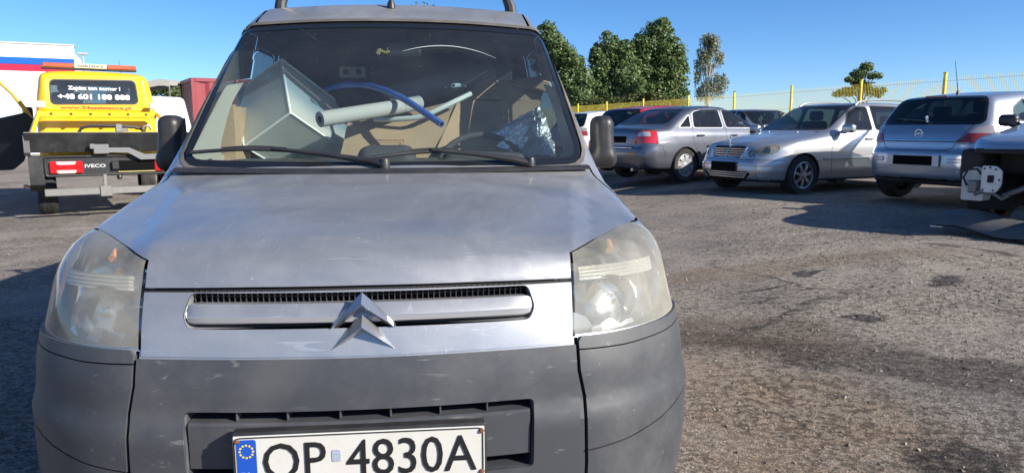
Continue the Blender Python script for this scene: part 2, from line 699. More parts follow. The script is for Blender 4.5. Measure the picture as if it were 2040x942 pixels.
class Shell:
    """an implicit body surface as polygons that can be split along outlines"""

    def __init__(s, F, lo, hi, h):
        s.F = F
        s.h = h
        v, q = nets(F, lo, hi, h)
        s.V = [tuple(p) for p in v.tolist()]
        s.fl = q.tolist()
        s.C = v[q].mean(1)
        s.al = np.ones(len(s.fl), bool)

    def cut(s, poly, axis, flt=None, extra=()):
        """split faces along the polygon seen along axis; returns the faces inside"""
        i, j = {'x': (1, 2), 'y': (0, 2), 'z': (0, 1)}[axis]
        P = np.array(poly, float)
        mg = s.h * 1.6 + .004
        lo, hi = P.min(0) - mg, P.max(0) + mg
        A, B = s.C[:, i], s.C[:, j]
        hit = np.nonzero(s.al & (A > lo[0]) & (A < hi[0]) & (B > lo[1]) & (B < hi[1]))[0]
        if flt is not None:
            hit = np.array([k for k in hit if flt(s.C[k])], int)
        cand = list(hit)
        m = len(poly)
        planes = []
        for k in range(m):
            p, q = P[k], P[(k + 1) % m]
            d = q - p
            if abs(d).sum() < 1e-6:
                continue
            co, no = [0, 0, 0], [0, 0, 0]
            co[i], co[j] = p
            no[i], no[j] = d[1], -d[0]
            planes.append((co, no, p, d))
        for co, no in extra:
            planes.append((co, no, None, None))
        for co, no, p, d in planes:
            ca = np.array(cand, int)
            if len(ca) == 0:
                break
            c = s.C[ca]
            if p is not None:
                u = c[:, [i, j]] - p
                t = np.clip((u @ d) / (d @ d), 0, 1)
                near = np.linalg.norm(u - t[:, None] * d, axis=1) < mg
            else:
                nn = np.array(no, float)
                near = np.abs((c - np.array(co, float)) @ nn / np.linalg.norm(nn)) < mg
            n0, n1, n2 = no
            c0, c1, c2 = co
            cache = {}
            nf, nc = [], []
            V = s.V
            for k in ca[near].tolist():
                f = s.fl[k]
                ds = [(V[q_][0] - c0) * n0 + (V[q_][1] - c1) * n1 + (V[q_][2] - c2) * n2 for q_ in f]
                if min(ds) > -1e-7 or max(ds) < 1e-7:
                    continue
                pa, pb = [], []
                for q_ in range(len(f)):
                    v0, d0 = f[q_ - 1], ds[q_ - 1]
                    v1, d1 = f[q_], ds[q_]
                    if (d0 > 1e-7 and d1 < -1e-7) or (d0 < -1e-7 and d1 > 1e-7):
                        key = (v0, v1) if v0 < v1 else (v1, v0)
                        w = cache.get(key)
                        if w is None:
                            t = d0 / (d0 - d1)
                            x0, x1 = V[v0], V[v1]
                            V.append((x0[0] + t * (x1[0] - x0[0]), x0[1] + t * (x1[1] - x0[1]), x0[2] + t * (x1[2] - x0[2])))
                            w = cache[key] = len(V) - 1
                        pa.append(w)
                        pb.append(w)
                    if d1 >= -1e-7:
                        pa.append(v1)
                    if d1 <= 1e-7:
                        pb.append(v1)
                if len(pa) < 3 or len(pb) < 3:
                    continue
                s.fl[k] = pa
                s.C[k] = np.mean([V[q_] for q_ in pa], 0)
                s.fl.append(pb)
                nf.append(len(s.fl) - 1)
                nc.append(np.mean([V[q_] for q_ in pb], 0))
            if nf:
                s.C = np.concatenate([s.C, np.array(nc)])
                s.al = np.concatenate([s.al, np.ones(len(nf), bool)])
                cand += nf
        if not cand:
            return []
        ca = np.array(cand, int)
        c = s.C[ca]
        ins = np.zeros(len(ca), bool)
        X, Y = c[:, i], c[:, j]
        for k in range(m):
            (x0, y0), (x1, y1) = P[k], P[k - 1]
            if y0 == y1:
                continue
            ins ^= ((y0 > Y) != (y1 > Y)) & (X < (x1 - x0) * (Y - y0) / (y1 - y0) + x0)
        for co, no in extra:
            ins &= (c - np.array(co, float)) @ np.array(no, float) < 0
        return ca[ins].tolist()

    def data(s, faces):
        vi, V, Fc = {}, [], []
        for k in faces:
            q = []
            for v in s.fl[k]:
                if v not in vi:
                    vi[v] = len(V)
                    V.append(s.V[v])
                q.append(vi[v])
            Fc.append(q)
        return V, Fc

    def take(s, faces):
        d = s.data(faces)
        s.al[faces] = False
        return d

    def strip(s, path, axis, w, flt=None):
        """faces along a polyline (a panel gap); removed from the shell"""
        V, Fc = [], []
        for k in range(len(path) - 1):
            p, q = np.array(path[k], float), np.array(path[k + 1], float)
            t = (q - p) / np.linalg.norm(q - p)
            n = np.array([-t[1], t[0]]) * w / 2
            e = t * w * .5
            poly = [tuple(p - n - e), tuple(q - n + e), tuple(q + n + e), tuple(p + n - e)]
            fs = s.cut(poly, axis, flt)
            if fs:
                v, f = s.take(fs)
                b = len(V)
                V += v
                Fc += [[i + b for i in g] for g in f]
        return V, Fc

    def build(s, name, d, m, parent, off=0., double=0.):
        V, Fc = d
        if not V:
            print('EMPTY PART', name)
            return None
        v = np.array(V, float)
        g = gradF(s.F, v)
        n = g / (np.linalg.norm(g, axis=1)[:, None] + 1e-9)
        if double:
            # give the sheet a thickness: inner copy and rim
            cnt = {}
            for q in Fc:
                for a, b in zip(q, q[1:] + q[:1]):
                    cnt.setdefault((min(a, b), max(a, b)), []).append((a, b))
            N = len(v)
            v2 = np.concatenate([v + n * off, v + n * (off - double)])
            F2 = [list(q) for q in Fc] + [[i + N for i in q][::-1] for q in Fc]
            for k, l in cnt.items():
                if len(l) == 1:
                    a, b = l[0]
                    F2.append([b, a, a + N, b + N])
            o = meshobj(name, v2, F2, m, parent, smooth=30)
            return o
        return meshobj(name, v + n * off, Fc, m, parent, normals=n)

    def rest(s, flt=None):
        return [int(k) for k in np.nonzero(s.al)[0] if flt is None or flt(s.C[k])]

    def surf_x(s, y, z, guess=.5):
        lo_, hi_ = 0., 1.3
        for _ in range(17):
            m_ = .5 * (lo_ + hi_)
            if s.F(np.array([m_]), np.array([y]), np.array([z]))[0] < 0:
                lo_ = m_
            else:
                hi_ = m_
        return lo_

    def surf_y(s, x, z, front=True):
        a, b = (-.3, 2.0) if front else (6.0, 2.0)
        for _ in range(18):
            m_ = .5 * (a + b)
            if s.F(np.array([x]), np.array([m_]), np.array([z]))[0] < 0:
                b = m_
            else:
                a = m_
        return b

    def surf_z(s, x, y):
        lo_, hi_ = .5, 2.6
        for _ in range(17):
            m_ = .5 * (lo_ + hi_)
            if s.F(np.array([x]), np.array([y]), np.array([m_]))[0] < 0:
                lo_ = m_
            else:
                hi_ = m_
        return lo_


def blob(name, F, lo, hi, h, m, parent):
    v, q = nets(F, lo, hi, h)
    g = gradF(F, v)
    n = g / (np.linalg.norm(g, axis=1)[:, None] + 1e-9)
    return meshobj(name, v, q, m, parent, normals=n)


def rbox_F(c, d, r):
    c, d = np.array(c), np.array(d) / 2

    def F(x, y, z):
        qx, qy, qz = np.abs(x - c[0]) - d[0] + r, np.abs(y - c[1]) - d[1] + r, np.abs(z - c[2]) - d[2] + r
        o = np.sqrt(np.maximum(qx, 0) ** 2 + np.maximum(qy, 0) ** 2 + np.maximum(qz, 0) ** 2)
        return o + np.minimum(np.maximum(qx, np.maximum(qy, qz)), 0) - r
    return F


RB = {}


def rbox(name, c, d, r, h, m, parent):
    key = (tuple(d), r, h, m.name)
    e = h * 2
    if key not in RB:
        o = blob(name, rbox_F((0, 0, 0), d, r), [-d[i] / 2 - e for i in range(3)], [d[i] / 2 + e for i in range(3)], h, m, parent)
        RB[key] = o.data
    else:
        o = link(bpy.data.objects.new(name, RB[key]), parent)
    o.location = c
    return o


def copy_tree(o, parent=None):
    c = o.copy()
    link(c, parent)
    for ch in list(o.children):
        copy_tree(ch, c)
    return c


# ================================================================ the setting
def sstep(t):
    t = np.clip(t, 0, 1)
    return t * t * (3 - 2 * t)


def gz(X, Y):
    X, Y = np.asarray(X, float), np.asarray(Y, float)
    return .21 * sstep((X - .7) / 3.0) * sstep((Y - 0.5) / 5) - .10 * sstep((-X - 2.0) / 3.5)


def g0(x, y):
    return float(gz(x, y))


def ground_material():
    m = bpy.data.materials.new("asphalt_yard")
    m.use_nodes = True
    nt = m.node_tree
    L = nt.links.new
    p = nt.nodes['Principled BSDF']
    tc = nd(nt, 'ShaderNodeTexCoord')
    V = tc.outputs['Object']

    def noise(scale, det=6, rough=.6, dist=0., vec=None):
        n = nd(nt, 'ShaderNodeTexNoise')
        n.inputs['Scale'].default_value = scale
        n.inputs['Detail'].default_value = det
        n.inputs['Roughness'].default_value = rough
        n.inputs['Distortion'].default_value = dist
        L(vec or V, n.inputs['Vector'])
        return n.outputs[0]

    def rng_(s, a, b, c=0., d=1.):
        n = nd(nt, 'ShaderNodeMapRange')
        for k, v in zip((1, 2, 3, 4), (a, b, c, d)):
            n.inputs[k].default_value = v
        L(s, n.inputs[0])
        return n.outputs[0]

    def mix(f, a, b):
        n = nd(nt, 'ShaderNodeMix', data_type='RGBA')
        for k, s in ((0, f), (6, a), (7, b)):
            if isinstance(s, (int, float)):
                n.inputs[k].default_value = s
            elif isinstance(s, tuple):
                n.inputs[k].default_value = (*s, 1)
            else:
                L(s, n.inputs[k])
        return n.outputs[2]

    def math_(op, a, b=None):
        n = nd(nt, 'ShaderNodeMath', operation=op)
        for k, s in ((0, a), (1, b)):
            if s is None:
                continue
            if isinstance(s, (int, float)):
                n.inputs[k].default_value = s
            else:
                L(s, n.inputs[k])
        return n.outputs[0]
    big = noise(.55, 8, .62, .4)
    mid = noise(2.3, 8, .65, .3)
    grain = noise(95, 3, .6)
    fine = noise(30, 6, .7)
    # warped coordinates for stains with ragged outlines
    wv = nd(nt, 'ShaderNodeVectorMath', operation='MULTIPLY_ADD')
    wn_ = nd(nt, 'ShaderNodeTexNoise')
    wn_.inputs['Scale'].default_value = 3.2
    wn_.inputs['Detail'].default_value = 6
    L(V, wn_.inputs['Vector'])
    wv.inputs[1].default_value = (.55, .55, 0)
    L(wn_.outputs['Color'], wv.inputs[0])
    L(V, wv.inputs[2])
    WV = wv.outputs[0]

    def spot(x, y, rx, ry, rot=0., a=1.0, b=.55):
        n = nd(nt, 'ShaderNodeMapping', vector_type='TEXTURE')
        n.inputs['Location'].default_value = (x + .27, y + .27, 0)
        n.inputs['Rotation'].default_value = (0, 0, rot)
        n.inputs['Scale'].default_value = (rx, ry, 50)
        L(WV, n.inputs[0])
        l = nd(nt, 'ShaderNodeVectorMath', operation='LENGTH')
        L(n.outputs[0], l.inputs[0])
        return rng_(l.outputs['Value'], a, b)
    dust = rng_(big, .36, .66)
    col = mix(dust, (.205, .182, .160), (.345, .300, .250))
    col = mix(rng_(mid, .5, .75, 0, .55), col, (.062, .057, .054))
    # sandy wash near the van, brown and dark bands, oil spots
    col = mix(math_('MULTIPLY', spot(1.15, 2.6, .75, 1.3, .2), rng_(mid, .3, .6, .35, .95)), col, (.235, .178, .130))
    col = mix(math_('MULTIPLY', spot(1.9, 5.6, 2.2, .35, .1), .5), col, (.21, .155, .11))
    col = mix(math_('MULTIPLY', spot(2.0, 3.35, 1.5, .28, -.62), rng_(fine, .35, .6, .3, .95)), col, (.045, .036, .030))
    col = mix(math_('MULTIPLY', spot(1.35, 4.0, .8, .5, -.3), .55), col, (.085, .058, .042))
    for q in ((2.95, 4.75, .23, .09, 0.), (1.85, 4.95, .22, .05, .1), (2.15, 4.1, .18, .08, -.1), (1.12, 1.95, .17, .12, .2), (2.3, 5.3, .2, .05, 0), (1.6, 2.35, .25, .2, .3)):
        col = mix(math_('MULTIPLY', spot(*q), rng_(fine, .3, .55, .3, .92)), col, (.022, .020, .020))
    # pale spilled powder streaks
    for q in ((3.4, 7.0, .9, .10, .0), (4.0, 6.2, .8, .06, .05), (2.05, 5.9, .35, .05, -.1), (2.1, 4.55, .22, .03, .1)):
        col = mix(math_('MULTIPLY', spot(*q), rng_(fine, .42, .62, 0, .75)), col, (.42, .40, .37))
    # worn surface: clusters of dark pits where the binder shows, pale and dark stones between
    patch = rng_(noise(1.1, 5, .6, .5), .38, .62)
    pit_n = noise(26, 9, .78, .25)
    pits = math_('MULTIPLY', rng_(pit_n, .50, .60), rng_(patch, 0, 1, .25, 1.0))
    col = mix(math_('MULTIPLY', pits, .66), col, (.026, .023, .021))
    pit2 = rng_(noise(90, 4, .7), .56, .68)
    col = mix(math_('MULTIPLY', pit2, .5), col, (.035, .031, .028))
    vo = nd(nt, 'ShaderNodeTexVoronoi')
    vo.inputs['Scale'].default_value = 120
    vo.inputs['Randomness'].default_value = 1
    L(V, vo.inputs['Vector'])
    mm = nd(nt, 'ShaderNodeMix', data_type='RGBA', blend_type='MULTIPLY')
    mm.inputs[0].default_value = 1.0
    L(col, mm.inputs[6])
    sepc = nd(nt, 'ShaderNodeSeparateColor')
    L(vo.outputs['Color'], sepc.inputs[0])
    gr = rng_(sepc.outputs[0], 0, 1, .72, 1.38)
    cmb = nd(nt, 'ShaderNodeCombineColor')
    for k in range(3):
        L(gr, cmb.inputs[k])
    L(cmb.outputs[0], mm.inputs[7])
    # a few cracks
    cv = nd(nt, 'ShaderNodeTexVoronoi', feature='DISTANCE_TO_EDGE')
    cv.inputs['Scale'].default_value = .55
    L(WV, cv.inputs['Vector'])
    crk = math_('MULTIPLY', rng_(cv.outputs['Distance'], .010, .002), rng_(noise(.8, 3), .48, .58))
    fin = mix(math_('MULTIPLY', crk, .75), mm.outputs[2], (.02, .018, .017))
    L(fin, p.inputs['Base Color'])
    p.inputs['Roughness'].default_value = .92
    p.inputs['Specular IOR Level'].default_value = .25
    h1 = math_('MULTIPLY', pits, -1.0)
    h2 = math_('MULTIPLY', vo.outputs['Distance'], -.35)
    h3 = math_('ADD', h1, h2)
    hh = math_('ADD', h3, math_('MULTIPLY', fine, .8))
    b = nd(nt, 'ShaderNodeBump')
    b.inputs['Strength'].default_value = 1.0
    b.inputs['Distance'].default_value = .011
    L(hh, b.inputs['Height'])
    L(b.outputs[0], p.inputs['Normal'])
    return m


def build_ground():
    xs = np.unique(np.concatenate([np.linspace(-14, 16, 121), np.linspace(-60, 60, 31), [-900, -500, -250, -120, 120, 250, 500, 900]]))
    ys = np.unique(np.concatenate([np.linspace(-6, 26, 129), np.linspace(-60, 120, 46), [-400, -200, 200, 350, 600, 1200]]))
    X, Y = np.meshgrid(xs, ys, indexing='ij')
    Z = gz(X, Y)
    n = len(ys)
    v = np.stack([X.ravel(), Y.ravel(), Z.ravel()], 1)
    i, j = np.meshgrid(np.arange(len(xs) - 1), np.arange(n - 1), indexing='ij')
    a = (i * n + j).ravel()
    f = np.stack([a, a + n, a + n + 1, a + 1], 1)
    o = meshobj('ground', v, f, ground_material(), smooth=80)
    tag(o, 'dusty grey asphalt yard with stains and loose grit', None, kind='structure')


build_ground()


def build_pebbles():
    """loose grit lying on the asphalt; too many to count"""
    base = np.array([(1, 0, 0), (-.5, .87, 0), (-.5, -.87, 0), (.3, .2, .8), (-.3, -.3, .7)])
    fc = [(0, 1, 3), (1, 4, 3), (1, 2, 4), (2, 0, 4), (0, 3, 4)]
    V, Fc = [], []
    N = 14000
    for k in range(N):
        t = random.random() ** 1.7
        y = .9 + t * 8.5
        x = random.uniform(.75, 1.2 + .78 * y) if random.random() < .86 else random.uniform(-1.0 - .7 * y, -1.0)
        d = math.sin(3.1 * x + 1.7 * math.sin(y * 2.1)) + math.sin(2.7 * y - 1.3 * x)
        if d < random.uniform(-2.2, .8):
            continue
        s = (.003 + .010 * random.random() ** 3.0) * (1.25 if y > 4 else 1)
        a = random.random() * 6.28
        ca, sa = math.cos(a), math.sin(a)
        q = base * np.array([s, s * random.uniform(.6, 1), s * random.uniform(.5, 1)]) + np.random.default_rng(k).uniform(-.25, .25, (5, 3)) * s
        z = g0(x, y)
        b = len(V)
        for p in q:
            V.append((x + p[0] * ca - p[1] * sa, y + p[0] * sa + p[1] * ca, z + max(-.001, p[2])))
        Fc += [tuple(i + b for i in f) for f in fc]
    o = meshobj('loose_grit', V, Fc, mat('grit', (.19, .17, .145), .9, island=.5), smooth=0)
    tag(o, 'loose small stones and grit scattered over the asphalt yard', 'grit', kind='stuff')


build_pebbles()

M_BLACKP = mat('black_plastic', (.022, .022, .024), .42, bump=.05, bscale=400, dirt=.35, dirtcol=(.10, .095, .085), scale=6)
M_RUBBER = mat('rubber', (.018, .018, .018), .72, dirt=.5, dirtcol=(.09, .08, .07), scale=9)
M_DARK = mat('dark_cavity', (.012, .012, .013), .8)
M_CHROME = mat('chrome', (.78, .79, .80), .12, 1.0)
M_ALLOY = mat('alloy', (.42, .43, .44), .34, .85, dirt=.35, scale=14)
M_STEELCOVER = mat('wheel_cover', (.33, .34, .36), .4, .55, dirt=.4, scale=14)
M_LINING = mat('dark_cabin_lining', (.042, .047, .058), .8)
M_SEAT = mat('dark_seat_fabric', (.035, .036, .042), .9, bump=.2, bscale=200)
M_YELLOW = mat('yellow_coating', (.78, .56, .015), .38, coat=.4)
M_PLATE_BLACK = mat('black_plate', (.003, .003, .003), .7, spec=.08)
M_PLATE_FRAME = mat('plate_frame', (.5, .5, .48), .4)
G_CAR = glass('car_glass', (.27, .33, .34), haze=.015)
G_DARK = glass('car_glass_dark', (.16, .20, .22), haze=.015)
M_RED = mat('red_lamp', (.55, .012, .015), .12, coat=1.0, var=.2, scale=60)
M_REDDULL = mat('red_lamp_faded', (.30, .03, .03), .2, coat=.8, var=.3, scale=50)
M_CLEARLAMP = mat('clear_lamp', (.55, .55, .56), .15, .35, coat=1.0, var=.35, scale=70)
M_AMBER = mat('amber_lamp', (.75, .16, .01), .15, coat=1.0)


# ---------------------------------------------------------------- fence
def build_fence():
    pts = []
    zt = 2.35
    for px, py in ((1206, 206), (1277.6, 201), (1365.5, 195), (1455.5, 188), (1567, 178), (1702, 167), (1865, 154)):
        Y = (zt - 1.2) * 1410 / (256.5 - py)
        pts.append(((px - 1020) / 1410 * Y, Y))
    a, b = np.array(pts[0]), np.array(pts[1])
    d = (a - b) / np.linalg.norm(a - b) * 2.9
    for k in range(5):
        pts.insert(0, tuple(np.array(pts[0]) + d))
    a, b = np.array(pts[-1]), np.array(pts[-2])
    d = (a - b) / np.linalg.norm(a - b) * 2.6
    for k in range(3):
        pts.append(tuple(np.array(pts[-1]) + d))
    root = thing('mesh_fence', (pts[5][0], pts[5][1], 0), 0, 'yellow welded wire fence with square posts behind the parked cars', 'fence')
    o = np.array(pts[5])
    mw = mat('fence_wire', (.70, .55, .04), .45)
    for i, p in enumerate(pts):
        x, y = np.array(p) - o
        zb = g0(*p)
        dr = np.array(pts[min(i + 1, len(pts) - 1)]) - np.array(pts[max(i - 1, 0)])
        a = math.atan2(dr[1], dr[0])
        rot = Matrix.Rotation(a, 3, 'Z')
        MB().box((x, y, (zb + zt) / 2 + .02), (.055, .06, zt - zb + .06), .006, rot).obj('post', M_YELLOW, root)
        c = MB().box((x, y, zt + .06), (.082, .067, .022), .006, rot).obj('post_cap', M_BLACKP if i % 9 == 8 else M_YELLOW, root)
    for i in range(len(pts) - 1):
        p, q = np.array(pts[i]) - o, np.array(pts[i + 1]) - o
        Lg = np.linalg.norm(q - p)
        t = (q - p) / Lg
        n = np.array([-t[1], t[0]])
        w = MB()
        zb = g0(*(p + o)) + .06
        r_ = .0024
        k = int(Lg / .05)
        for j in range(1, k):
            c = p + t * Lg * j / k
            e = n * .012 if True else 0
            v = []
            for z in (zb, zt - .04):
                for s1, s2 in ((-1, -1), (1, -1), (1, 1), (-1, 1)):
                    cc = c + t * s1 * r_ + n * s2 * r_
                    v.append((cc[0], cc[1], z))
            w.add(v, [(0, 1, 5, 4), (1, 2, 6, 5), (2, 3, 7, 6), (3, 0, 4, 7)])
        for z in np.arange(zb + .12, zt - .03, .46):
            v = []
            for c in (p + t * .03, q - t * .03):
                for s1, s2 in ((-1, -1), (1, -1), (1, 1), (-1, 1)):
                    cc = c + n * (s1 * r_ + .008)
                    v.append((cc[0], cc[1], z + s2 * r_ * 1.2))
            w.add(v, [(0, 1, 5, 4), (1, 2, 6, 5), (2, 3, 7, 6), (3, 0, 4, 7)])
        ob = w.obj('wire_mesh', mw, root, smooth=0)
        ob['kind'] = 'stuff'


build_fence()


# ---------------------------------------------------------------- trees
def leaf_mat(name, c1, c2):
    m = bpy.data.materials.new(name)
    m.use_nodes = True
    nt = m.node_tree
    L = nt.links.new
    p = nt.nodes['Principled BSDF']
    g = nd(nt, 'ShaderNodeNewGeometry')
    mx = nd(nt, 'ShaderNodeMix', data_type='RGBA')
    mx.inputs[6].default_value = (*c1, 1)
    mx.inputs[7].default_value = (*c2, 1)
    L(g.outputs['Random Per Island'], mx.inputs[0])
    L(mx.outputs[2], p.inputs['Base Color'])
    p.inputs['Roughness'].default_value = .55
    tl = nd(nt, 'ShaderNodeBsdfTranslucent')
    L(mx.outputs[2], tl.inputs[0])
    ms = nd(nt, 'ShaderNodeMixShader')
    ms.inputs[0].default_value = .30
    out = nt.nodes['Material Output']
    L(p.outputs[0], ms.inputs[1])
    L(tl.outputs[0], ms.inputs[2])
    L(ms.outputs[0], out.inputs[0])
    return m


LEAF_OAK = leaf_mat('leaf_green', (.055, .100, .034), (.200, .275, .095))
LEAF_BIRCH = leaf_mat('leaf_grey_green', (.16, .185, .11), (.36, .38, .25))
LEAF_YEL = leaf_mat('leaf_olive', (.05, .075, .016), (.12, .135, .035))
BARK = mat('bark', (.07, .055, .042), .9, var=.4, scale=6, bump=.5, bscale=20)
BARK_W = mat('birch_bark', (.42, .41, .38), .8, var=.5, scale=5)


def tree(name, label, base, blobs, nleaf, ls, leafm, bark, trunk_r, seed, droop=0., group=None, fill=.45):
    """blobs: (dx, dz, rx, rz[, dy]) in metres around the base; leaves spread through the clumps' volume"""
    r = np.random.default_rng(seed)
    root = thing(name, (base[0], base[1], g0(base[0], base[1])), 0, label, 'tree', group)
    zt = max(b[1] for b in blobs)
    tb = MB()
    path = [(0, 0, -.1), (.02 * zt, 0, zt * .3), (-.01 * zt, .02 * zt, zt * .62), (0, 0, zt * .95)]
    tb.tube(path, [trunk_r * 1.3, trunk_r, trunk_r * .6, trunk_r * .15], 9)
    for b in blobs:
        dy = b[4] if len(b) > 4 else 0
        z0 = max(.18 * zt, b[1] * .55)
        p0 = np.array([0, 0, z0])
        p1 = np.array([b[0], dy, b[1]])
        pm = p0 * .5 + p1 * .5 + np.array([0, 0, .06 * zt])
        tb.tube([p0, pm, p1], [trunk_r * .38, trunk_r * .22, trunk_r * .07], 6)
        for k in range(4):
            e = p1 + r.normal(0, .5, 3) * np.array([b[2], b[2], b[3]])
            tb.tube([pm * .4 + p1 * .6, e * .6 + p1 * .4 + (0, 0, .1), e], [trunk_r * .12, trunk_r * .07, trunk_r * .03], 5)
    tb.obj('trunk', bark, root)
    # sub-clumps on each blob
    cl = []
    for b in blobs:
        dy = b[4] if len(b) > 4 else 0
        nsub = int(14 + 30 * b[2] * b[3] / 2)
        for k in range(nsub):
            d = r.normal(0, 1, 3)
            d /= np.linalg.norm(d)
            rad = r.uniform(.35, 1.12)
            c = np.array([b[0], dy, b[1]]) + d * rad * np.array([b[2], b[2], b[3]])
            cl.append((c, r.uniform(.18, .42) * min(b[2], b[3])))
    wts = np.array([c[1] ** 2 for c in cl])
    wts /= wts.sum()
    ci = r.choice(len(cl), nleaf, p=wts)
    C_ = np.array([c[0] for c in cl])[ci]
    S_ = np.array([c[1] for c in cl])[ci]
    d = r.normal(0, 1, (nleaf, 3))
    d /= np.linalg.norm(d, axis=1)[:, None]
    rad = r.uniform(0, 1, nleaf) ** fill
    P = C_ + d * (S_ * rad)[:, None] * np.array([1.15, 1.15, .85])
    bl = np.array([(b[0], b[4] if len(b) > 4 else 0, b[1], b[2], b[3]) for b in blobs])
    k = r.choice(len(bl), nleaf, p=(bl[:, 3] * bl[:, 4]) / (bl[:, 3] * bl[:, 4]).sum())
    loose = bl[k][:, :3] + d * (r.uniform(.2, 1.18, nleaf)[:, None]) * bl[k][:, [3, 3, 4]]
    P = np.where((r.uniform(0, 1, nleaf) < .30)[:, None], loose, P)
    if droop:
        P[:, 2] -= droop * r.uniform(0, 1, nleaf) ** 2
    nrm = d * .6 + r.normal(0, .6, (nleaf, 3)) + np.array([0, 0, .35])
    nrm /= np.linalg.norm(nrm, axis=1)[:, None]
    t = np.cross(nrm, r.normal(0, 1, (nleaf, 3)))
    t /= np.linalg.norm(t, axis=1)[:, None] + 1e-9
    u = np.cross(nrm, t)
    s = ls * r.uniform(.6, 1.35, nleaf)[:, None]
    V = np.stack([P - t * s, P - u * s * .55 + nrm * s * .12, P + t * s, P + u * s * .55 + nrm * s * .12], 1).reshape(-1, 3)
    me = bpy.data.meshes.new('crown')
    me.vertices.add(len(V))
    me.vertices.foreach_set('co', V.ravel())
    me.loops.add(nleaf * 4)
    me.loops.foreach_set('vertex_index', np.arange(nleaf * 4))
    me.polygons.add(nleaf)
    me.polygons.foreach_set('loop_start', np.arange(0, nleaf * 4, 4))
    me.update(calc_edges=True)
    me.materials.append(leafm)
    link(bpy.data.objects.new('crown', me), root)
    return root


def px_x(px, Y):
    return (px - 1020) / 1410 * Y


def px_z(py, Y):
    return 1.2 + (257 - py) / 1410 * Y


def px_tree(name, label, px, Y, blobs, **kw):
    """blob list in photo measure: (px, py, half width px, half height px, dy m)"""
    bx = px_x(px, Y)
    out = []
    for b in blobs:
        out.append((px_x(b[0], Y) - bx, px_z(b[1], Y) - .2, b[2] / 1410 * Y, b[3] / 1410 * Y, b[4] if len(b) > 4 else random.uniform(-.5, .5)))
    return tree(name, label, (bx, Y), out, **kw)


px_tree('broadleaf_tree', 'tall dense green tree, the taller of the joined pair behind the yellow fence', 1300, 58,
        [(1300, 82, 30, 30), (1278, 110, 26, 30), (1325, 115, 30, 28), (1265, 150, 28, 30), (1305, 150, 38, 36), (1338, 160, 26, 34), (1290, 185, 46, 22), (1335, 195, 28, 22), (1290, 210, 50, 22), (1258, 180, 20, 26), (1268, 95, 18, 16), (1345, 135, 14, 22), (1310, 60, 14, 12)],
        nleaf=64000, ls=.115, leafm=LEAF_OAK, bark=BARK, trunk_r=.30, seed=3)
px_tree('broadleaf_tree', 'lower dense green tree, the left one of the joined pair behind the yellow fence', 1213, 56,
        [(1250, 140, 20, 30), (1255, 175, 22, 24), (1240, 105, 14, 16), (1208, 100, 22, 24), (1190, 128, 22, 26), (1228, 118, 24, 26), (1196, 160, 26, 28), (1235, 155, 24, 30), (1215, 196, 42, 24), (1180, 195, 18, 24)],
        nleaf=48000, ls=.11, leafm=LEAF_OAK, bark=BARK, trunk_r=.26, seed=4)
px_tree('broadleaf_tree', 'dense green tree partly hidden behind the silver van windscreen pillar', 1128, 54,
        [(1092, 75, 18, 24), (1105, 100, 20, 24), (1125, 120, 20, 24), (1145, 138, 18, 22), (1160, 165, 20, 24), (1130, 165, 26, 28), (1150, 200, 30, 24), (1085, 120, 26, 40)],
        nleaf=42000, ls=.11, leafm=LEAF_OAK, bark=BARK, trunk_r=.24, seed=5)
px_tree('birch_tree', 'slender grey-green birch with thin drooping foliage behind the yellow fence', 1402, 52,
        [(1400, 85, 15, 12), (1412, 92, 12, 14), (1395, 112, 14, 14), (1424, 116, 10, 8), (1432, 112, 6, 5), (1386, 128, 10, 9), (1405, 135, 12, 10), (1384, 150, 9, 8), (1424, 158, 14, 10), (1437, 164, 9, 6), (1405, 172, 18, 10), (1425, 178, 14, 8), (1390, 180, 12, 8)],
        nleaf=11000, ls=.065, leafm=LEAF_BIRCH, bark=BARK_W, trunk_r=.13, seed=6, droop=.7, fill=.8)
px_tree('small_tree', 'small green tree with an uneven crown behind the fence above the silver estate', 1705, 40,
        [(1712, 138, 12, 9), (1700, 150, 16, 9), (1722, 156, 14, 7), (1690, 162, 14, 8), (1672, 163, 8, 5), (1708, 172, 20, 8), (1725, 186, 22, 9), (1680, 186, 22, 9), (1655, 190, 9, 6)],
        nleaf=14000, ls=.065, leafm=LEAF_OAK, bark=BARK, trunk_r=.14, seed=7, fill=.7)
px_tree('bush_tree', 'low olive-green bush growing along the yellow fence under the trees', 1300, 46,
        [(1180, 218, 26, 20), (1225, 216, 28, 20), (1262, 214, 26, 22), (1300, 212, 28, 22), (1335, 212, 22, 18), (1360, 220, 14, 14)],
        nleaf=26000, ls=.10, leafm=LEAF_YEL, bark=BARK, trunk_r=.10, seed=8)
px_tree('distant_tree', 'distant green tree whose crown tip rises just above the van roof', 850, 70,
        [(850, 58, 40, 40), (800, 90, 50, 45), (890, 78, 45, 50), (845, 150, 90, 60), (780, 62, 18, 38)],
        nleaf=30000, ls=.15, leafm=LEAF_OAK, bark=BARK, trunk_r=.4, seed=9)
px_tree('distant_tree', 'distant dark green tree behind the grey canopy roof', 345, 60,
        [(348, 166, 14, 10), (330, 172, 14, 9), (312, 178, 12, 8), (360, 180, 20, 12), (335, 195, 26, 14)],
        nleaf=12000, ls=.11, leafm=LEAF_OAK, bark=BARK, trunk_r=.2, seed=10)


# ================================================================ cars: shared pieces
WHEELS = {}


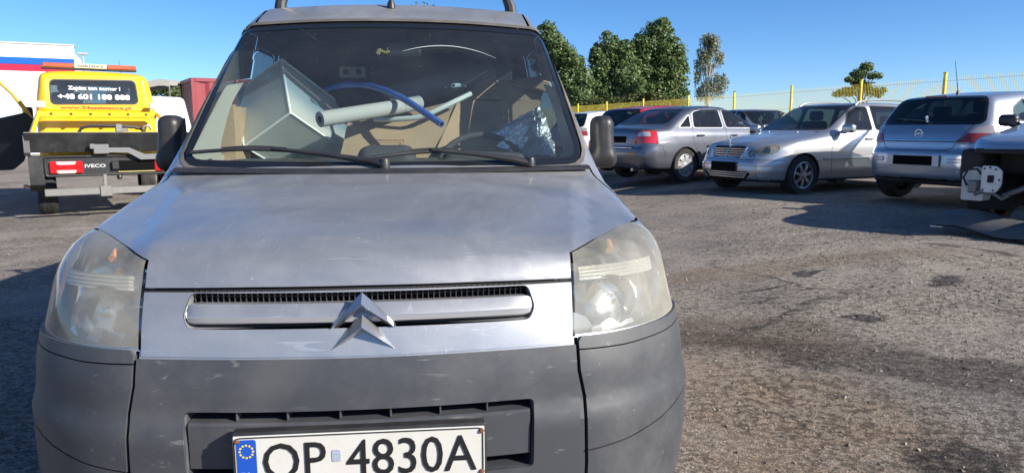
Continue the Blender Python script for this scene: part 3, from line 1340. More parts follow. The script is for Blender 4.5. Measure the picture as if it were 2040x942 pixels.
def wheel(parent, px, py, pz, Rr, w, side, kind, mt):
    """tyre (> rim, hub cap); side = +1 left, -1 right; x is the outer face"""
    key = (Rr, w, side, kind, mt.name)
    if key in WHEELS:
        src = WHEELS[key]
        c = src.copy()
        link(c, parent)
        c.location = (px, py, pz)
        for ch in src.children:
            link(ch.copy(), c)
        return c
    x = y = z = 0.
    s = side
    t = MB()
    ri = Rr * .66
    prof = [(ri, -w), (ri + .012, -w + .0), (Rr * .93, -w - .008), (Rr * .985, -w + .02), (Rr, -w + .045), (Rr, -.045), (Rr * .985, -.02), (Rr * .93, .008), (ri + .012, 0), (ri, -.004)]
    prof = [(r_, x + s * h) for r_, h in prof]
    t.lathe(prof, (0, y, z), 'x', 36)
    # tread blocks
    for k in range(44):
        a = 2 * PI * k / 44
        rot = Matrix.Rotation(a, 3, 'X')
        for q in (-.72, -.5, -.28):
            c = Vector((0, 0, Rr - .001))
            c = rot @ c
            t.box((x + s * (w * q), y + c.y, z + c.z), (w * .19, Rr * .095, .012), .002, rot)
    ty = t.obj('tyre', M_RUBBER, parent)
    r_ = MB()
    r_.lathe([(ri + .004, x - s * .002), (ri - .006, x + s * .004), (ri - .02, x - s * .004), (ri - .026, x - s * .03), (ri - .03, x - s * w * .8)], (0, y, z), 'x', 36)
    n = {'seven': 7, 'cover': 8, 'steel': 6}.get(kind, 5)
    w0, w1 = {'seven': (.028, .036), 'cover': (.05, .06), 'steel': (.06, .07)}.get(kind, (.03, .04))
    sc = Rr / .31
    dep = -.012 if kind != 'cover' else -.004
    for k in range(n):
        a = 2 * PI * k / n + .2
        ca, sa = math.cos(a), math.sin(a)
        V = []
        for rad, ww, dx in ((.05 * sc, w0 * sc, dep + .004), (ri * .55, w0 * sc * .95, dep + .010), (ri - .022, w1 * sc, dep)):
            for sg in (-1, 1):
                for th in (0, -.02):
                    bev = .8 if th == 0 else 1
                    V.append((x + s * (dx + th), y + rad * ca - sg * ww * bev * sa, z + rad * sa + sg * ww * bev * ca))
        Fc = []
        for q in (0, 4):
            Fc += [(q, q + 2, q + 6, q + 4), (q + 1, q + 5, q + 7, q + 3), (q, q + 4, q + 5, q + 1), (q + 2, q + 3, q + 7, q + 6)]
        r_.add(V, Fc)
    r_.lathe([(0, x + s * (dep + .012)), (.03 * sc, x + s * (dep + .012)), (.06 * sc, x + s * (dep + .006)), (.068 * sc, x + s * (dep - .02))], (0, y, z), 'x', 20)
    rim = r_.obj('rim', mt, ty, recalc=True)
    b = MB()
    b.lathe([(0, x - s * .06), (ri - .028, x - s * .06), (ri - .028, x - s * .09)], (0, y, z), 'x', 24)
    b.obj('brake_disc', M_DARK, ty)
    ty.location = (px, py, pz)
    WHEELS[key] = ty
    return ty


def arch(sh, root, yc, zc, Ra, zb, depth=.42, mlip=None):
    """cut a wheel arch on both sides and line it"""
    for sg in (1, -1):
        poly = [(yc + Ra * math.cos(2 * PI * k / 32), zc + Ra * math.sin(2 * PI * k / 32)) for k in range(32)]
        fs = sh.cut(poly, 'x', lambda c: c[0] * sg > .35)
        sh.take(fs)
        low = [(yc - Ra, -.2), (yc + Ra, -.2), (yc + Ra, zc), (yc - Ra, zc)]
        fs = sh.cut(low, 'x', lambda c: c[0] * sg > depth)
        sh.take(fs)
        rows = []
        for k in range(23):
            a = -.35 + (PI + .7) * k / 22
            yy, zz = yc + Ra * math.cos(a), zc + Ra * math.sin(a)
            zs = max(zz, zb + .05)
            xo = sh.surf_x(yy, zs) if zz > zb else sh.surf_x(yy, zb + .06)
            row = []
            for rr, xx in ((1.0, xo + .001), (.985, xo - .012), (.985, xo - .06), (1.0, xo - .2), (1.0, .40), (.6, .40), (.05, .40)):
                row.append((sg * xx, yc + Ra * rr * math.cos(a), zc + Ra * rr * math.sin(a)))
            rows.append(row)
        MB().sheet(rows).obj('wheel_well', M_DARK, root)
        if mlip:
            rows = []
            for k in range(23):
                a = -.12 + (PI + .24) * k / 22
                row = []
                for rr, o in ((1.0, .002), (1.012, .010), (1.05, .010), (1.075, .001)):
                    yy, zz = yc + Ra * rr * math.cos(a), zc + Ra * rr * math.sin(a)
                    row.append((sg * (sh.surf_x(yy, max(zz, zb + .06)) + o), yy, zz))
                rows.append(row)
            MB().sheet(rows).obj('arch_lip', mlip, root, recalc=False)


def window(sh, root, name, poly, axis, flt, gm, seal=.018, sealm=None, both=False, off=-.004):
    """glass pane with a dark seal ring cut from the shell"""
    for sg in ((1, -1) if both else (1,)):
        fl = (lambda c: flt(c) and c[0] * sg > 0) if both else flt
        if seal > 0:
            di = sh.take(sh.cut(poly, axis, fl))
            ring = sh.take(sh.cut(offset(poly, seal), axis, fl))
            pane = sh.build(name, di, gm, root, off)
            if ring[0]:
                sh.build('seal', ring, sealm or M_BLACKP, pane, .001)
        else:
            d = sh.take(sh.cut(poly, axis, fl))
            sh.build(name, d, gm, root, off)


def seats(root, y_front, y_rear, z0, xs=.36, rear=True, m=None):
    m = m or M_SEAT
    for sg in (1, -1):
        b = rbox('seat', (sg * xs, y_front - .25, z0 + .12), (.50, .52, .2), .07, .045, m, root)
        k = rbox('backrest', (0, .31, .34), (.48, .16, .62), .06, .045, m, b)
        rbox('headrest', (0, .35, .74), (.26, .10, .17), .045, .03, m, b)
    if rear:
        b = rbox('rear_bench', (0, y_rear - .22, z0 + .14), (1.2, .5, .2), .07, .06, m, root)
        rbox('backrest', (0, .32, .30), (1.2, .16, .56), .06, .06, m, b)
        for x in (-.36, .36):
            rbox('headrest', (x, .36, .64), (.25, .10, .14), .045, .03, m, b)


def close_car(sh, root, paint, zlin=.5, under=True, lining=None):
    fs = sh.rest()
    if under:
        low = sh.take(sh.rest(lambda c: c[2] < sh.zb + .035))
        sh.build('underbody', low, M_DARK, root)
    lin = sh.data(sh.rest(lambda c: c[2] > zlin))
    body = sh.build('body', sh.data(sh.rest()), paint, root)
    sh.build('cabin_lining', lin, lining or M_LINING, root, -.035)
    return body


def mirror_pair(root, x, y, z, paint, size=(.20, .11, .13), only=None):
    for sg in (1, -1):
        if only and sg != only:
            continue
        def F(X, Y, Z, sg=sg):
            a = rbox_F((sg * (x + size[0] / 2), y, z), size, .048)(X, Y, Z + .15 * np.abs(np.abs(X) - x) * 0)
            b = rbox_F((sg * (x - .02), y - .01, z - size[2] * .42), (.16, .06, .045), .02)(X, Y, Z)
            return smin(a, b, .04)
        cx = sg * x
        o = blob('door_mirror', F, (cx - .25, y - .12, z - .14), (cx + .25, y + .12, z + .12), .018, paint, root)
        MB().box((sg * (x + size[0] / 2), y + size[1] / 2 + .001, z), (size[0] * .8, .004, size[2] * .75), .001).obj('mirror_glass', M_CHROME, o)


def handle(sh, root, y, z, paint, both=True, L=.19):
    for sg in (1, -1):
        x = sh.surf_x(y, z)
        MB().box((sg * (x + .022), y, z), (.022, L, .028), .009).box((sg * (x + .005), y - L * .4, z), (.03, .03, .022), .006).box((sg * (x + .005), y + L * .4, z), (.03, .03, .022), .006).obj('door_handle', paint, root)


def gaps(sh, root, items, w=.007):
    for path, axis, flt in items:
        for sg in (1, -1) if axis == 'x' else (0,):
            fl = flt if sg == 0 else (lambda c: flt(c) and c[0] * sg > 0)
            d = sh.strip(path, axis, w, fl)
            if d[0]:
                sh.build('panel_gap', d, M_DARK, root, -.009)


def conform(sh, pts, front=True, off=.004):
    """points (x,z) placed on the front or rear face"""
    return [(x, sh.surf_y(x, z, front) + (-off if front else off), z) for x, z in pts]


PAINT = {}


def paint(name, col, metal=.75, rough=.34, **kw):
    return mat('paint_' + name, col, rough, metal, coat=.7, coat_r=.04, dirt=kw.get('dirt', .12), dirtcol=(.20, .18, .16), scale=kw.get('scale', 3.), scratch=kw.get('scratch', 0), var=kw.get('var', 0))


# ---------------------------------------------------------------- grey saloon seen from behind
def saloon(pos, rz, label, pt):
    root = thing('parked_car', pos, rz, label, 'car', 'cars parked along the fence')
    L = 4.547
    P = dict(L=L, zb=.24,
             top=curve([(0, .62), (.06, .69), (.25, .755), (.9, .89), (1.25, .965), (1.38, 1.0), (2.08, 1.36), (2.35, 1.412), (2.8, 1.43), (3.2, 1.40), (3.5, 1.30), (3.92, 1.075), (4.02, 1.045), (4.35, 1.015), (4.52, .965), (4.6, .9)], .045),
             front=curve([(.2, .14), (.35, .03), (.5, 0), (.62, .02), (.75, .10)], .04),
             rear=curve([(.2, -.16), (.33, -.05), (.48, -.0), (.60, -.005), (.66, -.035), (.80, -.045), (.95, -.07), (1.05, -.10)], .02),
             wplan=curve([(0, .80), (.5, .86), (1.3, .883), (3.0, .883), (4.0, .862), (4.55, .80)], .12),
             wsec=curve([(.2, .94), (.35, .985), (.55, 1.0), (.72, .995), (.88, .975), (.96, .93), (1.0, .905), (1.38, .70), (1.45, .63)], .03),
             kf=(.2, 1.8, .5), kr=(.10, 1.2, .55), rc=.16, rt=.085, crown=.055, kx=.16)
    sh = Shell(body_F(P), (-1.0, -.06, .15), (1.0, L + .06, 1.52), .027)
    sh.zb = .24
    # glass
    window(sh, root, 'windscreen', rc([(-.68, 1.01), (.68, 1.01), (.55, 1.36), (-.55, 1.36)], .06), 'y', lambda c: c[1] < 2.5 and c[2] > .9, G_CAR, .022)
    window(sh, root, 'rear_window', rc([(-.63, 1.075), (.63, 1.075), (.535, 1.335), (-.535, 1.335)], .07), 'y', lambda c: c[1] > 3.0 and c[2] > .9, G_DARK, .022)
    side = lambda c: abs(c[0]) > .45
    for pl, nm in ((rc([(1.60, 1.005), (2.42, 1.005), (2.42, 1.345), (2.14, 1.33)], .05), 'side_window'),
                   (rc([(2.51, 1.005), (3.30, 1.005), (3.22, 1.285), (2.95, 1.34), (2.51, 1.35)], .05), 'side_window'),
                   (rc([(3.37, 1.01), (3.66, 1.01), (3.33, 1.24)], .03), 'quarter_window')):
        window(sh, root, nm, pl, 'x', side, G_CAR, .016, M_ALLOY, both=True)
    # lamps
    for sg in (1, -1):
        up = [(sg * x, z) for x, z in ((.52, .835), (.53, .925), (.66, .945), (.92, .925), (.92, .835))]
        lo = [(sg * x, z) for x, z in ((.50, .715), (.52, .832), (.92, .832), (.92, .725))]
        pl = [((0, 4.22, 0), (0, -1, 0))]
        cl = rc([(sg * .555, .846), (sg * .56, .915), (sg * .66, .928), (sg * .745, .920), (sg * .765, .846)], .012)
        d = sh.take(sh.cut(cl, 'y', lambda c: c[1] > 4.0, pl))
        sh.build('reversing_lamp', d, M_CLEARLAMP, root, .005, .02)
        d = sh.take(sh.cut(up, 'y', lambda c: c[1] > 4.0, pl))
        # red rim around the clear upper lamp
        sh.build('tail_lamp', d, M_RED, root, .006, .02)
        d = sh.take(sh.cut(lo, 'y', lambda c: c[1] > 4.0, pl))
        sh.build('tail_lamp', d, M_RED, root, .006, .02)
    gaps(sh, root, [([(-.50, .70), (-.525, .93), (-.56, 1.035)], 'y', lambda c: c[1] > 4.0), ([(.50, .70), (.525, .93), (.56, 1.035)], 'y', lambda c: c[1] > 4.0), ([(-.5, .66), (.5, .66)], 'y', lambda c: c[1] > 4.0),
                    ([(2.465, .30), (2.465, 1.0)], 'x', side), ([(1.45, .33), (1.42, .7), (1.5, .97)], 'x', side), ([(3.22, .52), (3.30, .62), (3.36, .80), (3.34, 1.0)], 'x', side),
                    ([(4.05, .50), (4.13, .69), (4.26, .715)], 'x', side), ([(1.5, .31), (3.0, .31)], 'x', side)])
    fl = rc([(3.62, .76), (3.80, .76), (3.80, .90), (3.62, .90)], .03)
    fs = sh.cut(fl, 'x', lambda c: c[0] < -.45)
    sh.build('fuel_flap', sh.take(fs), pt, root, .003, .01)
    arch(sh, root, .90, .31, .345, .24)
    arch(sh, root, 3.55, .31, .345, .24)
    for y in (.90, 3.55):
        for sg in (1, -1):
            wheel(root, sg * .868, y, .31, .31, .20, sg, 'cover', M_STEELCOVER)
    for y in (2.28, 3.18):
        handle(sh, root, y, .86, pt)
    yb = sh.surf_y(0, .80, False)
    MB().box((0, yb + .006, .785), (.53, .012, .12), .004).obj('number_plate', M_PLATE_BLACK, root)
    MB().tube([(x, sh.surf_y(x, .635, False) + .004, .635) for x in np.linspace(-.45, .45, 9)], .008, 6).obj('chrome_strip', M_CHROME, root)
    MB().tube([(x, sh.surf_y(x, .56, False) + .002, .56) for x in np.linspace(-.74, .74, 15)], .012, 6).obj('bumper_strip', pt, root)
    MB().tube([(-.45, 4.33, .235), (-.45, 4.5, .24)], .03, 10).obj('exhaust_pipe', M_ALLOY, root)
    mirror_pair(root, .87, 1.62, 1.0, pt)
    seats(root, 2.3, 3.15, .38)
    rbox('dashboard', (0, 1.5, .86), (1.35, .5, .2), .08, .06, M_SEAT, root)
    close_car(sh, root, pt)
    return root


# ---------------------------------------------------------------- silver estate seen from the front
def estate(pos, rz, label, pt):
    root = thing('parked_car', pos, rz, label, 'car', 'cars parked along the fence')
    L = 4.54
    def bulge(ax, y, z):
        # raised bonnet over the grille running back into the screen
        b = .02 * np.exp(-((ax - .30) / .16) ** 2) * np.clip((1.1 - y) / .8, 0, 1) * np.clip((z - .6) / .15, 0, 1)
        return b
    P = dict(L=L, zb=.21, bulge=bulge,
             top=curve([(0, .66), (.05, .74), (.2, .80), (.6, .885), (.95, .93), (1.25, .975), (1.36, 1.01), (2.05, 1.385), (2.35, 1.445), (2.9, 1.46), (3.6, 1.45), (4.15, 1.40), (4.28, 1.32), (4.46, 1.0), (4.52, .9)], .04),
             front=curve([(.15, .14), (.26, .03), (.38, -.01), (.50, -.0), (.545, .03), (.60, .05), (.72, .09), (.80, .16)], .018),
             rear=curve([(.2, -.14), (.35, -.02), (.55, 0), (.65, -.04), (.95, -.07), (1.4, -.2)], .03),
             wplan=curve([(0, .78), (.4, .835), (1.0, .864), (3.2, .864), (4.54, .80)], .12),
             wsec=curve([(.2, .95), (.35, .99), (.55, 1.0), (.72, .995), (.88, .965), (.96, .925), (1.0, .905), (1.40, .715), (1.48, .66)], .03),
             kf=(.22, 1.5, .45), kr=(.10, 1.2, .55), rc=.16, rt=.085, crown=.06, kx=.18)
    sh = Shell(body_F(P), (-1.0, -.08, .12), (1.0, L + .06, 1.55), .025)
    sh.zb = .21
    window(sh, root, 'windscreen', rc([(-.67, 1.015), (.67, 1.015), (.555, 1.385), (-.555, 1.385)], .06), 'y', lambda c: c[1] < 2.6 and c[2] > .9, G_CAR, .022)
    window(sh, root, 'rear_window', rc([(-.60, 1.02), (.60, 1.02), (.52, 1.33), (-.52, 1.33)], .07), 'y', lambda c: c[1] > 3.7 and c[2] > .9, G_DARK, .022)
    side = lambda c: abs(c[0]) > .45
    for pl in (rc([(1.72, 1.0), (2.42, 1.0), (2.42, 1.365), (2.20, 1.36), (1.98, 1.27)], .05), rc([(2.51, 1.0), (3.28, 1.0), (3.25, 1.37), (2.51, 1.38)], .05), rc([(3.38, 1.01), (4.15, 1.02), (4.02, 1.33), (3.36, 1.37)], .05)):
        window(sh, root, 'side_window', pl, 'x', side, G_CAR, .016, both=True)
    fr = lambda c: c[1] < .55
    # twin-oval headlamps
    for sg in (1, -1):
        pts = []
        for k in range(30):
            a = 2 * PI * k / 30
            best = 0
            for cx, cz, rx, rz_, rot in ((.655, .695, .115, .083, .35), (.475, .645, .070, .058, .15)):
                ca, sa = math.cos(a - rot), math.sin(a - rot)
                # ray from the joint centre to the ellipse (sampled)
                for t in np.linspace(.005, .3, 80):
                    X, Z = .555 + t * math.cos(a) - cx, .668 + t * math.sin(a) - cz
                    u, w_ = X * math.cos(rot) + Z * math.sin(rot), -X * math.sin(rot) + Z * math.cos(rot)
                    if (u / rx) ** 2 + (w_ / rz_) ** 2 < 1:
                        best = max(best, t)
            best = max(best, .035)
            pts.append((sg * (.555 + best * math.cos(a)), .668 + best * math.sin(a)))
        d = sh.take(sh.cut(pts, 'y', lambda c: c[1] < .75))
        lens = sh.build('headlamp', d, glass('headlamp_lens', (.75, .76, .72), haze=.22, hcol=(.55, .54, .42), rough=.05), root, .002)
        sh.build('headlamp_reflector', d, mat('reflector_dull', (.45, .46, .42), .25, .8, var=.4, scale=40), lens, -.03)
        for cx, cz, r_ in ((.655, .695, .055), (.48, .648, .04)):
            yy = sh.surf_y(cx, cz)
            MB().lathe([(.0, yy + .05), (r_ * .5, yy + .045), (r_, yy + .012)], (sg * cx, 0, cz), 'y', 18).obj('lamp_bowl', M_CHROME, lens)
    # grille
    gp = rc([(-.30, .575), (.30, .575), (.365, .735), (.32, .755), (-.32, .755), (-.365, .735)], .03)
    d = sh.take(sh.cut(gp, 'y', fr))
    back = sh.build('grille', d, M_DARK, root, -.045)
    mgr = mat('grille_silver', (.50, .51, .53), .3, .8)
    MB().tube([(x, sh.surf_y(x, z) - .002, z) for x, z in gp], .011, 6, closed=True).obj('grille_frame', M_CHROME, back)
    for z in (.605, .640, .675, .710):
        hw = .30 + (z - .575) * .38
        MB().sheet([[(x, sh.surf_y(x, z) + .002 + dy, z + dz) for x in np.linspace(-hw, hw, 9)] for dy, dz in ((.03, .012), (0, .006), (0, -.006), (.03, -.012))]).obj('slat', mgr, back)
    MB().tube([(0, sh.surf_y(0, z) - .004, z) for z in np.linspace(.578, .755, 6)], .009, 6).obj('centre_bar', mgr, back)
    # star on the bonnet
    zc = .88
    yc = .12
    st = MB().tube([(.038 * math.cos(a), yc, zc + .038 * math.sin(a)) for a in np.linspace(0, 2 * PI, 18)[:-1]], .004, 6, closed=True)
    for a in (PI / 2, PI / 2 + 2.094, PI / 2 + 4.189):
        st.tube([(0, yc, zc), (.037 * math.cos(a), yc, zc + .037 * math.sin(a))], [.006, .002], 5)
    st.tube([(0, yc, zc - .038), (0, yc, sh.surf_z(0, yc) - .01)], .005, 6)
    st.obj('bonnet_ornament', M_CHROME, root)
    # lower intake with slats, fog lamps
    ip = rc([(-.50, .335), (-.40, .245), (.40, .245), (.50, .335), (.47, .37), (-.47, .37)], .03)
    d = sh.take(sh.cut(ip, 'y', fr))
    b2 = sh.build('lower_intake', d, M_DARK, root, -.05)
    for z in (.275, .310, .345):
        hw = .36 + (z - .245) * .9
        MB().sheet([[(x, sh.surf_y(x, z) + dy, z + dz) for x in np.linspace(-hw, hw, 9)] for dy, dz in ((.035, .008), (.006, .006), (.006, -.006), (.035, -.008))]).obj('slat', mgr, b2)
    for sg in (1, -1):
        fp = [(sg * (.62 + .05 * math.cos(a)), .315 + .045 * math.sin(a)) for a in np.linspace(0, 2 * PI, 17)[:-1]]
        d = sh.take(sh.cut(fp, 'y', lambda c: c[1] < .7))
        ob = sh.build('fog_lamp', d, M_CLEARLAMP, root, -.012)
    mb = MB().tube([(x, sh.surf_y(x, .465) - .002, .465) for x in np.linspace(-.78, .78, 19)], .012, 6)
    mb.obj('bumper_strip', pt, root)
    gaps(sh, root, [([(-.82, .545), (-.4, .548), (0, .55), (.4, .548), (.82, .545)], 'y', fr),
                    ([(-.68, 1.25), (-.66, .9), (-.60, .5), (-.44, .25)], 'z', lambda c: c[2] > .6 and c[1] < 1.4 and abs(c[0]) < .8), ([(.68, 1.25), (.66, .9), (.60, .5), (.44, .25)], 'z', lambda c: c[2] > .6 and c[1] < 1.4 and abs(c[0]) < .8),
                    ([(2.465, .30), (2.465, .99)], 'x', side), ([(1.42, .32), (1.40, .7), (1.55, .97)], 'x', side), ([(3.25, .55), (3.33, .75), (3.32, .99)], 'x', side)])
    arch(sh, root, .82, .31, .345, .21)
    arch(sh, root, 3.535, .31, .345, .21)
    for y in (.82, 3.535):
        for sg in (1, -1):
            wheel(root, sg * .855, y, .31, .31, .205, sg, 'seven', M_ALLOY)
    for y in (2.28, 3.18):
        handle(sh, root, y, .86, pt)
    for sg in (1, -1):
        MB().tube([(sg * (sh.surf_x(y, .56) + .004), y, .56) for y in np.linspace(1.22, 3.1, 14)], .016, 6).obj('door_strip', pt, root)
        # roof rails
        x = .56
        MB().tube([(sg * x, 2.25, 1.40), (sg * x, 2.33, 1.45), (sg * x, 2.5, 1.475), (sg * x, 3.0, 1.49), (sg * x, 3.6, 1.478), (sg * x, 3.95, 1.45), (sg * x, 4.05, 1.40)], .014, 8).obj('roof_rail', mat('rail_grey', (.16, .165, .17), .4, .4), root)
        MB().box((sg * .3, 1.24, sh.surf_z(.3, 1.24) + .004), (.05, .03, .012), .004).obj('washer_jet', M_CLEARLAMP, root)
    yb = sh.surf_y(0, .44)
    MB().box((0, yb - .012, .44), (.53, .014, .125), .004).obj('number_plate', M_PLATE_BLACK, root)
    MB().box((0, yb + .0, .44), (.545, .02, .14), .004).obj('plate_holder', M_BLACKP, root)
    mirror_pair(root, .86, 1.62, 1.02, pt, (.21, .12, .135))
    seats(root, 2.35, 3.2, .38)
    rbox('dashboard', (0, 1.55, .88), (1.35, .5, .2), .08, .06, M_SEAT, root)
    close_car(sh, root, pt)
    return root


# ---------------------------------------------------------------- hatchback seen from behind
def hatch_params(kind=0):
    L = 4.249
    return dict(L=L, zb=.30,
                top=curve([(0, .64), (.05, .72), (.3, .82), (.9, .955), (1.12, 1.02), (1.22, 1.06), (1.95, 1.40), (2.3, 1.455), (2.7, 1.465), (3.2, 1.445), (3.70, 1.39), (3.80, 1.35), (4.03, 1.03), (4.10, .985), (4.2, .95)], .035),
                front=curve([(.2, .14), (.32, .03), (.45, 0), (.6, .02), (.75, .12)], .04),
                rear=curve([(.25, -.13), (.36, -.02), (.5, 0), (.66, -.005), (.70, -.045), (.80, -.06), (1.0, -.13), (1.2, -.26)], .018),
                wplan=curve([(0, .78), (.5, .85), (1.2, .876), (3.2, .876), (3.8, .855), (4.25, .79)], .12),
                wsec=curve([(.25, .95), (.4, .985), (.55, 1.0), (.72, .995), (.9, .97), (1.0, .925), (1.05, .90), (1.40, .70), (1.48, .64)], .03),
                kf=(.25, 1.8, .45), kr=(.16, 1.5, .5), rc=.16, rt=.09, crown=.06, kx=.18)


def hatch(pos, rz, label, pt, detail=True, sc=1.0, h=.025):
    root = thing('parked_car', pos, rz, label, 'car', 'cars parked along the fence')
    root.scale = (sc, sc, sc)
    P = hatch_params()
    L = P['L']
    sh = Shell(body_F(P), (-1.0, -.06, .2), (1.0, L + .06, 1.55), h)
    sh.zb = .30
    window(sh, root, 'windscreen', rc([(-.66, 1.065), (.66, 1.065), (.55, 1.39), (-.55, 1.39)], .06), 'y', lambda c: c[1] < 2.6 and c[2] > .9, G_CAR, .022)
    window(sh, root, 'rear_window', rc([(-.66, 1.045), (.66, 1.045), (.555, 1.345), (-.555, 1.345)], [.05, .05, .09, .09]), 'y', lambda c: c[1] > 3.4 and c[2] > .9, G_DARK, .03, mat('gloss_black', (.01, .01, .011), .06, coat=.5))
    side = lambda c: abs(c[0]) > .45
    for pl in (rc([(1.55, 1.045), (2.25, 1.045), (2.25, 1.38), (2.05, 1.375), (1.85, 1.29)], .05), rc([(2.33, 1.045), (3.02, 1.045), (3.06, 1.35), (2.7, 1.385), (2.33, 1.385)], .05), rc([(3.10, 1.05), (3.50, 1.08), (3.42, 1.22), (3.14, 1.34)], .04)):
        window(sh, root, 'side_window', pl, 'x', side, G_CAR, .016, both=True)
    rr = lambda c: c[1] > 3.6
    for sg in (1, -1):
        lo = [(sg * x, z) for x, z in ((.50, .795), (.92, .795), (.92, .905), (.575, .905))]
        up = [(sg * x, z) for x, z in ((.578, .908), (.92, .908), (.92, .99), (.80, 1.005), (.645, .985))]
        pl = [((0, 3.88, 0), (0, -1, 0))]
        d = sh.take(sh.cut(lo, 'y', lambda c: c[1] > 3.7, pl))
        sh.build('tail_lamp', d, M_REDDULL, root, .008, .02)
        d = sh.take(sh.cut(up, 'y', lambda c: c[1] > 3.7, pl))
        sh.build('tail_lamp', d, mat('pale_lamp', (.40, .36, .36), .15, .2, coat=1., var=.3, scale=60), root, .008, .02)
        hl = rc([(sg * .42, .66), (sg * .92, .70), (sg * .92, .86), (sg * .55, .80)], .03)
        d = sh.take(sh.cut(hl, 'y', lambda c: c[1] < .6, [((0, .52, 0), (0, 1, 0))]))
        sh.build('headlamp', d, M_CLEARLAMP, root, .004, .02)
    if detail:
        gaps(sh, root, [([(-.60, 1.03), (-.50, .80), (-.46, .73), (-.40, .695), (.40, .695), (.46, .73), (.50, .80), (.60, 1.03)], 'y', rr),
                        ([(-.9, .785), (-.52, .785)], 'y', rr), ([(.9, .785), (.52, .785)], 'y', rr),
                        ([(2.29, .36), (2.29, 1.04)], 'x', side), ([(3.02, .55), (3.1, .7), (3.1, 1.03)], 'x', side), ([(1.4, .36), (1.38, .8), (1.5, 1.02)], 'x', side)], .008)
        # bright strip over the plate
        MB().sheet([[(x, sh.surf_y(x, .815, False) + o, .815 + dz - .03 * (x / .5) ** 2 * 0) for x in np.linspace(-.50, .50, 13)] for o, dz in ((.0, .02), (.014, .014), (.018, 0), (.012, -.014), (0, -.02))]).obj('bright_strip', M_CHROME, root)
        # badge
        yb = sh.surf_y(0, .905, False) + .012
        bd = MB().tube([(.05 * math.cos(a), yb, .905 + .05 * math.sin(a)) for a in np.linspace(0, 2 * PI, 22)[:-1]], .006, 6, closed=True)
        bd.prism([(-.055, .898), (.005, .918), (.0, .905), (.055, .912), (-.005, .892), (.0, .905)], 'y', yb - .003, yb + .004)
        bd.obj('badge', M_CHROME, root)
        MB().box((-.0, sh.surf_y(0, .565, False) - .0, .565), (.72, .016, .15), .006).obj('plate_recess', pt, root)
        MB().box((0, sh.surf_y(0, .565, False) + .012, .565), (.53, .012, .12), .003).obj('number_plate', M_PLATE_BLACK, root)
        for sg in (1, -1):
            MB().sheet([[(sg * x, sh.surf_y(x, .57, False) + o, .57 + dz) for x in np.linspace(.44, .80, 8)] for o, dz in ((.0, .026), (.010, .018), (.010, -.018), (0, -.026))]).obj('bumper_strip', pt, root, recalc=True)
        MB().lathe([(0, .012), (.012, .012), (.014, 0)], (-.56, sh.surf_y(.56, .44, False) - .004, .44), 'y', 10).obj('parking_sensor', pt, root)
        text_part('script_badge', 'ASTRA', (-.0, .0, 0, 0) if False else (.28, .40, .735, .752), 0, M_ALLOY, root)
        tb = root.children[-1]
        tb.scale = (-1, -1, 1)
        tb.location = (.68, sh.surf_y(.34, .745, False) + .002, 0)
        # wiper, antenna, high brake lamp, roof spoiler lip
        ys = sh.surf_y(.0, 1.06, False)
        MB().tube([(0, ys + .02, 1.065), (.12, ys + .02, 1.075), (.46, sh.surf_y(.46, 1.10, False) + .02, 1.10)], [.012, .01, .006], 6).obj('rear_wiper', M_BLACKP, root)
        MB().box((-.02, ys + .035, 1.085), (.03, .03, .09), .006, Matrix.Rotation(.4, 3, 'Y')).obj('wiper_cap', M_CLEARLAMP, root)
        MB().box((.10, sh.surf_y(0, 1.378, False) + .004, 1.382), (.30, .02, .024), .006).obj('high_brake_lamp', M_REDDULL, root)
        zt = sh.surf_z(0, 3.45)
        MB().lathe([(0, zt + .05), (.012, zt + .045), (.022, zt)], (0, 3.45, 0), 'z', 10).obj('antenna_base', M_BLACKP, root)
        MB().tube([(0, 3.45, zt + .03), (0, 3.56, zt + .42)], [.006, .003], 6).obj('antenna', M_BLACKP, root)
    arch(sh, root, .88, .31, .35, .30)
    arch(sh, root, 3.48, .31, .35, .30)
    for y in (.88, 3.48):
        for sg in (1, -1):
            wheel(root, sg * .86, y, .31, .31, .20, sg, 'five', M_ALLOY)
    for y in (2.1, 2.9):
        handle(sh, root, y, .92, pt)
    mirror_pair(root, .87, 1.5, 1.06, pt)
    if detail:
        rbox('rear_apron', (0, 4.02, .33), (1.35, .16, .16), .05, .05, M_BLACKP, root)
    seats(root, 2.2, 3.05, .42)
    rbox('dashboard', (0, 1.42, .92), (1.35, .5, .2), .08, .06, M_SEAT, root)
    close_car(sh, root, pt)
    return root


def at(x, y, dz=0.):
    return (x, y, g0(x, y) + dz)


PT_GREY = paint('dark_silver', (.150, .162, .195))
PT_SILVER = paint('silver', (.50, .505, .515))
PT_BLUESILVER = paint('blue_silver', (.43, .46, .52))
saloon((5.78, 15.82, .225), R(122), 'dark silver saloon with bright red tail lamps, seen from behind beside the van mirror', PT_GREY)
estate((3.36, 11.27, .185), R(-63.3), 'silver estate car with roof rails facing the camera, with a slatted chrome grille', PT_SILVER)
hatch((9.01, 11.0, .235), R(115.3), 'pale blue-silver hatchback seen from behind, with round rear badge and bright strip', PT_BLUESILVER)
PT_RED = paint('red', (.45, .02, .03), .2)
red = hatch(at(5.85, 18.5), R(122), 'red hatchback mostly hidden behind the dark silver saloon', PT_RED, False, 1.05, .035)


def recolour_copy(src, pos, rz, label, pt, sc):
    c = copy_tree(src)
    c.location, c.rotation_euler, c.scale = pos, (0, 0, rz), (sc, sc, sc)
    c['label'] = label
    def walk(o):
        if o.type == 'MESH' and o.data.materials and o.data.materials[0] == PT_RED:
            o.data = o.data.copy()
            o.data.materials[0] = pt
        for ch in o.children:
            walk(ch)
    walk(c)
    return c


